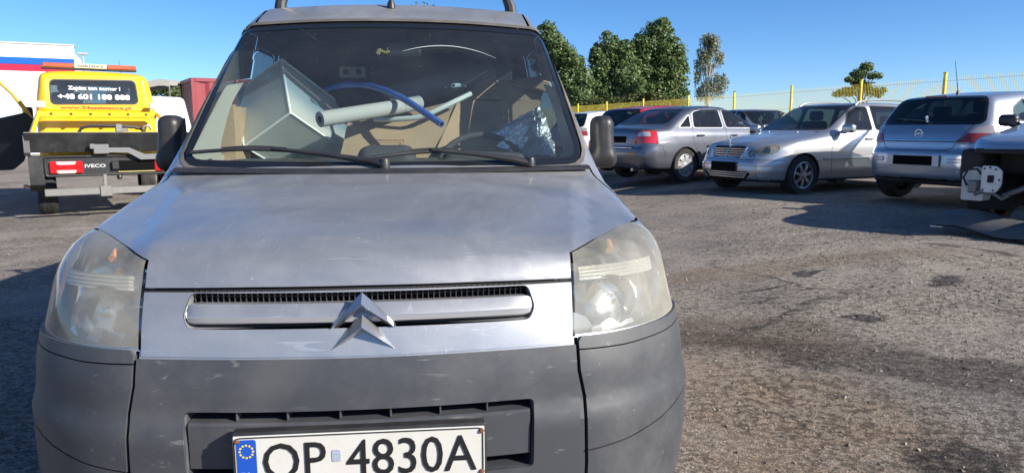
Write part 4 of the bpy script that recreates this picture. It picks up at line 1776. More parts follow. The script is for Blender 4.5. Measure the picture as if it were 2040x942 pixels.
recolour_copy(red, at(5.0, 22.1), R(122), 'white hatchback half hidden behind the van mirror in the back row', paint('white', (.75, .75, .74), 0., .3), 1.03)
recolour_copy(red, at(7.45, 17.9), R(12), 'silver car by the fence whose roof shows above the dark saloon bonnet', paint('silver_plain', (.46, .48, .51)), 1.06)


# ================================================================ the silver van in front
VAN_POS, VAN_RZ = (-.318, 1.404, 0.), R(6.0)


def facet_mat():
    """bright pressed reflector: flat facets"""
    if 'lamp_facets' in MATS:
        return MATS['lamp_facets']
    m = mat('lamp_facets', (.62, .62, .58), .22, .85)
    nt = m.node_tree
    L = nt.links.new
    tc = nd(nt, 'ShaderNodeTexCoord')
    mp = nd(nt, 'ShaderNodeMapping')
    mp.inputs['Scale'].default_value = (1, .6, 1)
    L(tc.outputs['Object'], mp.inputs[0])
    vo = nd(nt, 'ShaderNodeTexVoronoi')
    vo.inputs['Scale'].default_value = 26
    L(mp.outputs[0], vo.inputs['Vector'])
    vs = nd(nt, 'ShaderNodeVectorMath', operation='MULTIPLY_ADD')
    vs.inputs[1].default_value = (.9, .9, .9)
    vs.inputs[2].default_value = (-.45, -.45, -.45)
    L(vo.outputs['Color'], vs.inputs[0])
    g = nd(nt, 'ShaderNodeNewGeometry')
    ad = nd(nt, 'ShaderNodeVectorMath', operation='ADD')
    L(g.outputs['Normal'], ad.inputs[0])
    L(vs.outputs[0], ad.inputs[1])
    nn = nd(nt, 'ShaderNodeVectorMath', operation='NORMALIZE')
    L(ad.outputs[0], nn.inputs[0])
    L(nn.outputs[0], nt.nodes['Principled BSDF'].inputs['Normal'])
    return m


def van_paint():
    """old silver metallic: dusty bonnet, fine scratches, grime specks"""
    m = mat('paint_old_silver', (.43, .44, .455), .34, .70, coat=.45, coat_r=.09)
    nt = m.node_tree
    L = nt.links.new
    p = nt.nodes['Principled BSDF']
    tc = nd(nt, 'ShaderNodeTexCoord')
    V = tc.outputs['Object']

    def noise(scale, det=8, rough=.65, dist=0., sc=None, rot=None):
        vec = V
        if sc:
            mp = nd(nt, 'ShaderNodeMapping')
            mp.inputs['Scale'].default_value = sc
            if rot:
                mp.inputs['Rotation'].default_value = rot
            L(V, mp.inputs[0])
            vec = mp.outputs[0]
        n = nd(nt, 'ShaderNodeTexNoise')
        n.inputs['Scale'].default_value = scale
        n.inputs['Detail'].default_value = det
        n.inputs['Roughness'].default_value = rough
        n.inputs['Distortion'].default_value = dist
        L(vec, n.inputs['Vector'])
        return n.outputs[0]

    def rg(s_, a_, b_, c=0., d=1.):
        n = nd(nt, 'ShaderNodeMapRange')
        for k, v in zip((1, 2, 3, 4), (a_, b_, c, d)):
            n.inputs[k].default_value = v
        L(s_, n.inputs[0])
        return n.outputs[0]

    def mx(f, a_, b_):
        n = nd(nt, 'ShaderNodeMix', data_type='RGBA')
        for k, q in ((0, f), (6, a_), (7, b_)):
            if isinstance(q, tuple):
                n.inputs[k].default_value = (*q, 1)
            else:
                L(q, n.inputs[k])
        return n.outputs[2]
    film = rg(noise(2.6, 10, .70, .6), .36, .74, .10, .38)              # dust film in cloudy patches
    runs = rg(noise(5, 6, .6, .4, (5, 1.2, 1)), .52, .66, 0, .30)      # dried rain runs
    scr1 = rg(noise(3.0, 3, .5, 1.2, (2.5, 45, 20), (.2, .3, .6)), .665, .70, 0, .45)
    scr2 = rg(noise(2.6, 3, .5, 1.5, (40, 3, 14), (.1, .2, -.5)), .675, .705, 0, .40)
    grime = rg(noise(16, 9, .8, .3), .62, .76, 0, .45)
    vo = nd(nt, 'ShaderNodeTexVoronoi')
    vo.inputs['Scale'].default_value = 17
    L(V, vo.inputs['Vector'])
    spk = rg(vo.outputs['Distance'], .075, .045)
    sc_ = nd(nt, 'ShaderNodeSeparateColor')
    L(vo.outputs['Color'], sc_.inputs[0])
    on_ = rg(sc_.outputs[0], .70, .72)
    ml = nd(nt, 'ShaderNodeMath', operation='MULTIPLY')
    L(spk, ml.inputs[0])
    L(on_, ml.inputs[1])
    c = mx(film, (.43, .44, .455), (.48, .47, .45))
    c = mx(runs, c, (.52, .52, .52))
    c = mx(grime, c, (.23, .225, .22))
    c = mx(scr1, c, (.72, .72, .72))
    c = mx(scr2, c, (.70, .70, .70))
    c = mx(ml.outputs[0], c, (.62, .60, .55))
    L(c, p.inputs['Base Color'])
    L(rg(film, 0, .55, .30, .52), p.inputs['Roughness'])
    L(rg(film, 0, .55, .78, .45), p.inputs['Metallic'])
    L(rg(film, 0, .55, .55, .2), p.inputs['Coat Weight'])
    return m


def build_van():
    root = thing('van', VAN_POS, VAN_RZ, 'silver delivery van with worn grey bumper filling the foreground, front towards the camera', 'van')
    L = 4.12
    pt = van_paint()
    grey = mat('bumper_grey', (.050, .053, .061), .46, spec=.5, dirt=.75, dirtcol=(.105, .105, .105), scale=4.5, bump=.06, bscale=500, scratch=.16)
    def bulge(ax, y, z):
        # raised bonnet centre with a soft crease towards the lamps
        b = .012 * np.clip((.50 + .18 * np.clip(y, 0, 1) - ax) / .05, 0, 1) * np.clip((1.0 - y) / .3, 0, 1) * np.clip((z - .86) / .05, 0, 1)
        # fuller bumper below its crease
        b = b + .016 * np.clip((.60 - z) / .05, 0, 1) * np.clip((.7 - y) / .2, 0, 1)
        return b
    P = dict(L=L, zb=.20, bulge=bulge,
             top=curve([(.02, .74), (.095, .845), (.125, .885), (.165, .918), (.25, .943), (.36, .966), (.5, .991), (.7, 1.030), (.90, 1.066), (.93, 1.080), (1.60, 1.622), (1.68, 1.672), (1.85, 1.745), (2.2, 1.790), (3.2, 1.795), (3.9, 1.755), (4.1, 1.66)], .018),
             front=curve([(.12, .22), (.22, .12), (.30, .065), (.40, .05), (.52, .05), (.60, .05), (.66, .055), (.715, .07), (.78, .09), (.85, .122), (.90, .160), (1.0, .27), (1.2, .5)], .015),
             rear=curve([(.2, -.06), (.5, 0), (1.0, -.02), (1.6, -.1)], .05),
             wplan=curve([(0, .800), (.3, .816), (.6, .822), (1, .838), (2.5, .86), (4.1, .84)], .1),
             wsec=curve([(.2, .965), (.40, .995), (.62, 1.0), (.70, .988), (.76, .965), (.85, .945), (.95, .928), (1.0, .92), (1.08, .885), (1.6, .752), (1.72, .71)], .025),
             kf=(.18, 1.35, .48), kr=(.03, .6, .6), rc=.10, rt=.055, crown=.055, kx=.19, kxr=.1)
    sh = Shell(body_F(P), (-.98, -.08, .12), (.98, L + .08, 1.86), .021)
    sh.zb = .20
    front = lambda c: c[1] < .75
    # ---- headlamps
    hx = np.linspace(.487, .76, 19)
    hl_top = list(zip(hx.tolist(), curve([(.487, .907), (.52, .915), (.58, .927), (.65, .938), (.71, .945), (.76, .943)], .012)(hx).tolist()))
    for sg in (1, -1):
        poly = [(sg * x, z) for x, z in [(.476, .736), (.482, .82)] + hl_top + [(.92, .925), (.92, .738), (.77, .735), (.62, .734)]]
        pl = [((0, .475, .94), (0, 1, -.42))]
        d = sh.take(sh.cut(poly, 'y', front, pl))
        lens = sh.build('headlamp', d, glass('hazy_lamp_lens', (.82, .82, .78), haze=.29, hcol=(.58, .56, .49), rough=.08, scr=True), root, .003)
        sh.build('headlamp_housing', d, facet_mat(), lens, -.05)
        # upper indicator chamber, ribbed band and main reflector
        sh2 = sh
        def on(x, z, o):
            return (sg * x, sh.surf_y(min(x, .74), z) + o, z)
        MB().sheet([[on(x, z, .030 + .004 * (k % 2)) for x in np.linspace(.505, .72, 10)] for k, z in enumerate(np.linspace(.842, .872, 9))]).obj('ribbed_band', mat('ribbed_lamp', (.55, .55, .52), .25, .3, var=.2, scale=80), lens)
        rf = MB()
        prof = [(.0, .055), (.02, .054), (.04, .047), (.06, .035), (.075, .018), (.08, .006)]
        yb = sh.surf_y(.60, .785)
        rf.lathe([(r_ * .78, yb + .035 + h) for r_, h in prof], (sg * .585, 0, .790), 'y', 26)
        rf.obj('reflector', mat('lamp_reflector', (.75, .75, .72), .12, 1.0, var=.3, scale=30), lens)
        MB().lathe([(0, yb + .035), (.012, yb + .038), (.014, yb + .08)], (sg * .585, 0, .790), 'y', 14).obj('bulb', M_CHROME, lens)
        MB().tube([on(.61, .893, .075), on(.612, .910, .075)], [.011, .008], 10).obj('indicator_bulb', mat('amber_bulb', (.65, .25, .10), .3, coat=.4), lens)
        # amber strip on the outer flank of the lamp
        rows = []
        for z in np.linspace(.75, .88, 7):
            rows.append([(sg * (sh.surf_x(y, z) - .014), y, z) for y in np.linspace(.385, .415, 4)])
        MB().sheet(rows).obj('side_indicator', mat('amber_dull', (.40, .19, .09), .4), lens)
    # ---- gaps of bonnet, lamps, grille panel
    top_pts = [(x, sh.surf_y(x, z)) for x, z in hl_top[:-1]]
    side_gap = [top_pts[0]] + top_pts[1:] + [(.752, .58), (.748, .70), (.735, .85), (.715, 1.0), (.705, 1.05)]
    g1 = lambda c: c[2] > .86 and abs(c[0]) > .3
    for sg in (1, -1):
        gaps(sh, root, [([(sg * x, y) for x, y in side_gap], 'z', g1)], .008)
    gaps(sh, root, [([(-.482, .850), (-.25, .853), (0, .854), (.25, .853), (.482, .850)], 'y', front)], .009)
    for sg in (1, -1):
        gaps(sh, root, [([(sg * .474, .735), (sg * .479, .83), (sg * .485, .905)], 'y', front)], .007)
    hood = [(-x, y) for x, y in side_gap][::-1] + [(x, y) for x, y in side_gap]
    hood = [(-.705, 1.05)] + [(-x, y) for x, y in side_gap[::-1]] + side_gap + [(.5, .985), (.25, .94), (0, .925), (-.25, .94), (-.5, .985)]
    d = sh.take(sh.cut(hood, 'z', lambda c: c[2] > .858 and c[1] < 1.15))
    bon = sh.build('bonnet', d, pt, root)
    # ---- windscreen
    ws = rc([(-.672, 1.104), (-.40, 1.099), (0, 1.097), (.40, 1.099), (.672, 1.104), (.620, 1.598), (.30, 1.612), (0, 1.615), (-.30, 1.612), (-.620, 1.598)], [.05, .1, .1, .1, .05, .05, .1, .1, .1, .05], 4)
    wf = lambda c: .85 < c[1] < 2.0 and c[2] > 1.03
    G_WS = glass('windscreen_glass', (.80, .86, .85), f0=.10, haze=.028, hcol=(.50, .54, .58), scr=True, band=(1.50, 1.585, (.28, .42, .55)))
    di = sh.take(sh.cut(ws, 'y', wf))
    ring = sh.take(sh.cut(offset(ws, .026), 'y', wf))
    trim = sh.take(sh.cut(offset(ws, .040), 'y', wf))
    pane = sh.build('windscreen', di, G_WS, root, -.006)
    sh.build('black_border', ring, mat('screen_border', (.012, .013, .016), .12, coat=.3), pane, -.004)
    sh.build('screen_trim', trim, mat('trim_grey', (.10, .095, .085), .6, dirt=.6, dirtcol=(.22, .19, .16), scale=12), pane, .002)
    # scuffed wiper arc on the glass
    arc = []
    for a in np.linspace(R(112), R(60), 16):
        x, z = .20 + .42 * math.cos(a), 1.16 + .37 * math.sin(a)
        arc.append((x, sh.surf_y(x, z) - .0005, z))
    MB().tube(arc, [.0004 + .0016 * math.sin(PI * k / 15) for k in range(16)], 4).obj('wiper_scratch', mat('scratch_white', (.45, .47, .48), .8), pane)
    # ---- side windows, doors
    side = lambda c: abs(c[0]) > .4
    for pl in (rc([(1.56, 1.12), (2.42, 1.12), (2.42, 1.56), (2.02, 1.56), (1.62, 1.30)], .06),):
        window(sh, root, 'side_window', pl, 'x', side, G_CAR, .016, both=True)
    gaps(sh, root, [([(1.16, .35), (1.14, .8), (1.2, 1.07)], 'x', side), ([(2.50, .30), (2.50, 1.62)], 'x', side), ([(1.2, .31), (2.5, .31)], 'x', side), ([(2.6, 1.0), (4.0, 1.0)], 'x', side)])
    handle(sh, root, 2.35, .98, grey)
    # ---- grille panel with opening
    ap = rc([(-.372, .774), (.372, .774), (.386, .80), (.372, .845), (-.372, .845), (-.386, .80)], .012, 3)
    sh.take(sh.cut(ap, 'y', front))
    gpoly = [(-.47, .719), (0, .717), (.47, .719), (.474, .79), (.478, .8455), (0, .8495), (-.478, .8455), (-.474, .79)]
    d = sh.take(sh.cut(gpoly, 'y', front))
    gp = sh.build('grille_panel', d, pt, root, .002)
    lip = []
    for sc, dy in ((1.0, .001), (.995, .006), (.985, .02), (.98, .055)):
        lip.append([(x * sc, sh.surf_y(x, z) + dy, .811 + (z - .811) * (sc - (1 - sc) * 2)) for x, z in ap + ap[:1]])
    MB().sheet(lip).obj('grille_lip', pt, gp)
    gm = MB()
    for x in np.arange(-.368, .369, .0125):
        y = sh.surf_y(abs(x), .811) + .028
        gm.box((x, y + .006, .811), (.0022, .010, .078), .0005)
    for z in (.785, .835, .843):
        gm.tube([(x, sh.surf_y(abs(x), z) + .026, z) for x in np.linspace(-.375, .375, 15)], .0022, 5)
    o = gm.obj('grille_mesh', M_BLACKP, gp)
    o['kind'] = 'stuff'
    MB().sheet([[(x, sh.surf_y(abs(x), z) + .05, z) for x in np.linspace(-.39, .39, 15)] for z in (.765, .81, .856)]).obj('grille_backing', M_DARK, gp)
    bxs = np.concatenate([[-.384, -.380, -.372], np.linspace(-.36, .36, 25), [.372, .380, .384]])
    def barpt(x, dz, dy):
        e = max(0., (abs(x) - .355) / .03)
        sh_ = math.sqrt(max(0, 1 - e * e))
        return (x, sh.surf_y(abs(x), .804) + dy * sh_ + .012 * (1 - sh_), .804 + dz * (.35 + .65 * sh_))
    MB().sheet([[barpt(x, dz, dy) for x in bxs] for dz, dy in ((.018, .045), (.0215, .018), (.0205, .010), (.012, .003), (.0, -.005), (-.005, -.008), (-.018, -.0085), (-.0215, -.004), (-.022, .012), (-.018, .045))]).obj('grille_bar', pt, gp)
    MB().sheet([[barpt(x, dz, dy) for x in bxs[2:-2]] for dz, dy in ((-.0045, -.008), (-.006, -.0115), (-.0165, -.0115), (-.019, -.008))]).obj('bright_strip', mat('satin_strip', (.50, .51, .53), .32, .6), gp)
    # chevron emblem, two facetted arms each
    def chevron(zap, zend, hw, t0, t1, dy):
        y0 = sh.surf_y(0, .80) + dy
        mb = MB()
        for sg in (1, -1):
            A_t, A_r, A_b = (0.003, y0 + .004, zap), (0.003, y0 - .022, zap - t0 * .55), (0.003, y0 + .004, zap - t0)
            e = .003 + sg * hw
            E_t, E_r, E_b = (e, y0 + .012, zend + t1 * .3), (e, y0 - .006, zend - t1 * .2), (e - sg * .004, y0 + .012, zend - t1 * .7)
            tip = (e + sg * .006, y0 + .004, zend - t1 * .5)
            f = [(0, 3, 4, 1), (1, 4, 5, 2), (3, 6, 4), (4, 6, 5), (0, 2, 5, 3), (3, 5, 6)]
            mb.add([A_t, A_r, A_b, E_t, E_r, E_b, tip], f)
        return mb.obj('chevron', mat('emblem_chrome', (.50, .51, .53), .30, .9, dirt=.35, scale=30), gp, smooth=0, recalc=True)
    chevron(.852, .782, .066, .038, .020, -.014)
    chevron(.805, .736, .066, .038, .020, -.024)
    # ---- bumper
    rec = rc([(-.372, .455), (.372, .455), (.374, .607), (-.374, .607)], .012)
    sh.take(sh.cut(rec, 'y', front))
    for sg in (1, -1):
        gaps(sh, root, [([(sg * .478, .725), (sg * .480, .66), (sg * .492, .60), (sg * .496, .45), (sg * .49, .25)], 'y', front)], .008)
        gaps(sh, root, [([(sg * .478, .703), (sg * .60, .700), (sg * .72, .703), (sg * .80, .708), (sg * .84, .712)], 'y', front)], .003)
        gaps(sh, root, [([(sg * .49, .475), (sg * .60, .483), (sg * .70, .50), (sg * .78, .525), (sg * .86, .56)], 'y', front)], .004)
    arch(sh, root, .82, .31, .36, .20, mlip=grey)
    arch(sh, root, 3.50, .31, .36, .20)
    low = [(-1.0, .1), (1.0, .1), (1.0, .735), (.84, .734), (.62, .731), (.49, .731), (.478, .714), (0, .713), (-.478, .714), (-.49, .731), (-.62, .731), (-.84, .734), (-1, .735)]
    plb = [((0, .60, 0), (0, 1, 0))]
    for x0, x1 in ((-1., -.478), (-.478, .478), (.478, 1.)):
        sub = [(x0, .1), (x1, .1)] + [(x, z) for x, z in low[2:] if x0 <= x <= x1] if False else None
    fs = sh.cut(low, 'y', lambda c: c[1] < .72, plb)
    cen = [k for k in fs if abs(sh.C[k][0]) < .483]
    lf = [k for k in fs if sh.C[k][0] <= -.483]
    rt = [k for k in fs if sh.C[k][0] >= .483]
    bump = sh.build('bumper', sh.take(cen), grey, root, .010, .02)
    sh.build('bumper_corner', sh.take(lf), grey, root, .010, .02)
    sh.build('bumper_corner', sh.take(rt), grey, root, .010, .02)
    # recess behind the plate
    rows = []
    for sc, dy in ((1.0, -.010), (.99, -.006), (.985, .02), (.98, .075)):
        rows.append([(x * sc, sh.surf_y(abs(x), z) + dy, .531 + (z - .531) * sc) for x, z in rec + rec[:1]])
    MB().sheet(rows).obj('recess_wall', grey, bump)
    MB().sheet([[(x, sh.surf_y(abs(x), .53) + .07, z) for x in np.linspace(-.38, .38, 9)] for z in (.44, .53, .62)]).obj('recess_back', M_DARK, bump)
    hold = MB()
    rows = [[(x, sh.surf_y(abs(x), .53) + dy, z) for x in np.linspace(-.366, .366, 15)] for z, dy in ((.480, .06), (.480, .006), (.484, .0), (.579, .0), (.584, .006), (.586, .06))]
    hold.sheet(rows)
    hold.obj('plate_carrier', grey, bump)
    MB().box((0, .024, .518), (.530, .03, .122), .004).obj('plate_backing', M_BLACKP, bump)
    for x in (-.265, -.158, -.047, .060, .167, .270):
        y = sh.surf_y(abs(x), .595)
        MB().box((x, y + .025, .597), (.004, .055, .022), .001).obj('rib', grey, bump)
    # number plate
    mw = mat('plate_white', (.58, .57, .53), .42, dirt=.3, dirtcol=(.42, .38, .32), scale=16)
    mk = mat('plate_black_ink', (.012, .012, .013), .45)
    npl = MB().box((0, .004, .518), (.520, .006, .114), .002).obj('number_plate', mw, root)
    fr_ = rc([(-.257, .464), (.257, .464), (.257, .572), (-.257, .572)], .012)
    MB().tube([(x, .0005, z) for x, z in fr_], .0016, 5, closed=True).obj('plate_border', mk, npl)
    blue = mat('plate_blue', (.010, .075, .42), .4)
    MB().prism(rc([(-.2525, .468), (-.213, .468), (-.213, .568), (-.2525, .568)], .006), 'y', .0009, -.0002).obj('blue_band', blue, npl, smooth=0, recalc=True)
    yl = mat('plate_star_yellow', (.85, .62, .03), .5)
    for k in range(12):
        a = 2 * PI * k / 12
        cx, cz = -.2327 + .0135 * math.cos(a), .543 + .0135 * math.sin(a)
        st = []
        for q in range(10):
            r_ = .0031 if q % 2 == 0 else .0013
            st.append((cx + r_ * math.sin(q * PI / 5), cz + r_ * math.cos(q * PI / 5)))
        MB().prism(st, 'y', -.0001, -.0008).obj('star', yl, npl, smooth=0, recalc=True)
    text_part('lettering', 'PL', (-.246, -.220, .475, .497), 0.0, mw, npl, .01, .0008)
    text_part('lettering', 'OP', (-.200, -.072, .478, .558), .001, mk, npl, .0, .0022)
    text_part('lettering', '4830A', (-.030, .243, .478, .558), .001, mk, npl, .0, .0022)
    MB().prism(rc([(-.060, .512), (-.042, .512), (-.042, .538), (-.060, .538)], .004), 'y', .001, -.0003).obj('holographic_sticker', mat('sticker_grey', (.32, .36, .45), .4, var=.5, scale=200), npl, smooth=0, recalc=True)
    for x, z in ((-.251, .566), (.254, .566), (.254, .474)):
        MB().lathe([(0, -.004), (.004, -.0035), (.006, 0)], (x, 0, z), 'y', 10).obj('screw', mat('rusty_screw', (.16, .07, .04), .7, var=.4, scale=300), npl)
    # ---- mirrors
    for sg in (1, -1):
        def F(X, Y, Z, sg=sg):
            a = rbox_F((sg * .840, 1.435, 1.160), (.086, .12, .190), .036)(X - sg * .10 * np.clip(1.16 - Z, -.02, .1), Y, Z)
            b = rbox_F((sg * .80, 1.44, 1.075), (.19, .10, .06), .028)(X, Y, Z)
            return smin(a, b, .035)
        mo = blob('door_mirror', F, (sg * .83 - .16, 1.30, 1.0), (sg * .83 + .16, 1.56, 1.30), .013, M_BLACKP, root)
        MB().box((sg * .840, 1.497, 1.17), (.066, .004, .15), .002).obj('mirror_glass', M_CHROME, mo)
    # ---- wipers
    def wsp(x, z, o=.014):
        return (x, sh.surf_y(abs(x), z) - o, z)
    for piv, mid, b0, b1, nm in (((.0, 1.086), (-.37, 1.137), (-.660, 1.123), (-.22, 1.122), 1), ((.485, 1.085), (.15, 1.133), (-.045, 1.108), (.335, 1.120), 2)):
        arm = MB().tube([wsp(*piv, .03), wsp(piv[0] - .05, piv[1] + .012, .03), wsp(.5 * (piv[0] + mid[0]), .5 * (piv[1] + mid[1]) + .006, .032), wsp(*mid, .026)], [.015, .012, .008, .006], 8)
        w_ = arm.obj('wiper', M_BLACKP, root)
        MB().tube([wsp(b0[0] + (b1[0] - b0[0]) * t, b0[1] + (b1[1] - b0[1]) * t + .012 * math.sin(PI * t), .012) for t in np.linspace(0, 1, 9)], .0065, 7).tube([wsp(b0[0] + (b1[0] - b0[0]) * t, b0[1] + (b1[1] - b0[1]) * t + .020 * math.sin(PI * t), .018) for t in np.linspace(.25, .75, 5)], .005, 6).obj('blade', M_BLACKP, w_)
        MB().lathe([(0, 0), (.014, .0), (.017, -.012), (.017, -.03)], (wsp(*piv, .0)[0], wsp(*piv, .028)[1], piv[1] + .02), 'z', 14).obj('pivot', M_BLACKP, w_)
    MB().sheet([[(x, sh.surf_y(abs(x), 1.066) + dy - .02, z) for x in np.linspace(-.70, .70, 23)] for dy, z in ((-.012, 1.062), (.0, 1.071), (.03, 1.076), (.08, 1.076))]).obj('scuttle_panel', M_BLACKP, root)
    # ---- roof: rails, ribs, antenna
    for sg in (1, -1):
        zr = lambda x, y: sh.surf_z(x, y)
        for y in (1.98, 3.25):
            MB().tube([(sg * .525, y, zr(.525, y) - .012), (sg * .52, y, zr(.52, y) + .025), (sg * .500, y + .01, zr(.52, y) + .075), (sg * .46, y + .01, zr(.52, y) + .13), (sg * .40, y + .01, zr(.52, y) + .155)], [.028, .026, .022, .020, .018], 10).obj('rack_foot', M_BLACKP, root)
            if sg > 0:
                MB().box((0, y + .01, zr(.52, y) + .16), (1.0, .05, .03), .01).obj('rack_bar', M_BLACKP, root)
        gaps(sh, root, [([(sg * .575, 1.70), (sg * .565, 2.0), (sg * .56, 3.9)], 'z', lambda c: c[2] > 1.6)], .012)
    za = sh.surf_z(-.018, 1.80)
    an = MB().lathe([(0, za + .052), (.006, za + .05), (.010, za + .03), (.017, za + .015), (.019, za - .004)], (-.018, 1.80, 0), 'z', 14).obj('antenna_base', M_BLACKP, root)
    MB().tube([(-.018, 1.80, za + .04), (-.018, 2.05, za + .40)], [.004, .002], 6).obj('antenna', M_BLACKP, an)
    for y in (.82, 3.50):
        for sg in (1, -1):
            wheel(root, sg * .845, y, .30, .30, .18, sg, 'steel', M_STEELCOVER)
    # ---- cabin
    cab = mat('cabin_grey', (.055, .057, .06), .75, bump=.1, bscale=300)
    dash = rbox('dashboard', (0, 1.30, .965), (1.34, .56, .24), .06, .03, cab, root)
    rbox('instrument_hood', (.354, .10, .10), (.34, .24, .09), .04, .02, cab, dash)
    rbox('centre_hood', (-.02, .04, .125), (.215, .20, .10), .045, .015, cab, dash)
    ct, st_ = math.cos(R(52)), math.sin(R(52))
    wc = Vector((.354, 1.52, 1.015))
    sw = MB().tube([(wc.x + .188 * math.cos(a), wc.y + .188 * math.sin(a) * (1 - st_) * 1.6, wc.z + .188 * math.sin(a) * .86) for a in np.linspace(0, 2 * PI, 37)[:-1]], .0135, 9, closed=True)
    swo = sw.obj('steering_wheel', cab, root)
    rbox('airbag_pad', (wc.x, wc.y - .02, wc.z), (.16, .07, .12), .03, .015, cab, swo)
    for a in (R(10), R(170), R(270)):
        MB().tube([(wc.x, wc.y, wc.z), (wc.x + .18 * math.cos(a), wc.y + .18 * math.sin(a) * .34, wc.z + .18 * math.sin(a) * .86)], .013, 7).obj('spoke', cab, swo)
    seats(root, 2.05, 0, .42, .38, False)
    rm = rbox('rear_view_mirror', (.037, 1.70, 1.537), (.15, .03, .062), .014, .007, M_BLACKP, root)
    MB().tube([(0, .0, .02), (0, -.06, .06)], .006, 6).obj('mirror_stalk', M_BLACKP, rm)
    for x in (-.46, .42):
        pass
    lamp = rbox('cabin_lamp', (-.258, 2.38, 1.492), (.135, .02, .062), .008, .006, mat('lamp_grey', (.45, .46, .45), .5), root)
    for dx in (-.032, .032):
        MB().lathe([(0, -.012), (.014, -.013), (.016, -.008)], (dx, 0, 0), 'y', 14).obj('socket', M_DARK, lamp)
    MB().box((0, 2.42, 1.40), (1.15, .01, .50), .003).obj('cab_back_sheet', M_LINING, root)  # solid dark sheet across the cab behind the seats
    beige = mat('cabin_beige', (.42, .43, .38), .8)
    pil = sh.data(sh.rest(lambda c: .95 < c[1] < 1.9 and 1.0 < c[2] < 1.60))
    sh.build('pillar_trim', pil, beige, root, -.037)
    body = close_car(sh, root, pt, .35, True)
    return root, sh


VAN, VSH = build_van()


# ---------------------------------------------------------------- things lying in the van's cab
def van_w(p):
    c, s_ = math.cos(VAN_RZ), math.sin(VAN_RZ)
    return Vector((VAN_POS[0] + p[0] * c - p[1] * s_, VAN_POS[1] + p[0] * s_ + p[1] * c, VAN_POS[2] + p[2]))


def in_van(o):
    o.location = VAN_POS
    o.rotation_euler = (0, 0, VAN_RZ)
    return o


def frosted_mat():
    m = bpy.data.materials.new('frosted_plastic')
    m.use_nodes = True
    nt = m.node_tree
    L = nt.links.new
    p = nt.nodes['Principled BSDF']
    p.inputs['Base Color'].default_value = (.90, .915, .885, 1)
    p.inputs['Roughness'].default_value = .35
    tr = nd(nt, 'ShaderNodeBsdfTransparent')
    tr.inputs[0].default_value = (.93, .96, .94, 1)
    tl = nd(nt, 'ShaderNodeBsdfTranslucent')
    tl.inputs[0].default_value = (.90, .95, .91, 1)
    m1, m2 = nd(nt, 'ShaderNodeMixShader'), nd(nt, 'ShaderNodeMixShader')
    m1.inputs[0].default_value = .35
    L(p.outputs[0], m1.inputs[1])
    L(tl.outputs[0], m1.inputs[2])
    m2.inputs[0].default_value = .45
    L(m1.outputs[0], m2.inputs[1])
    L(tr.outputs[0], m2.inputs[2])
    L(m2.outputs[0], nt.nodes['Material Output'].inputs[0])
    return m


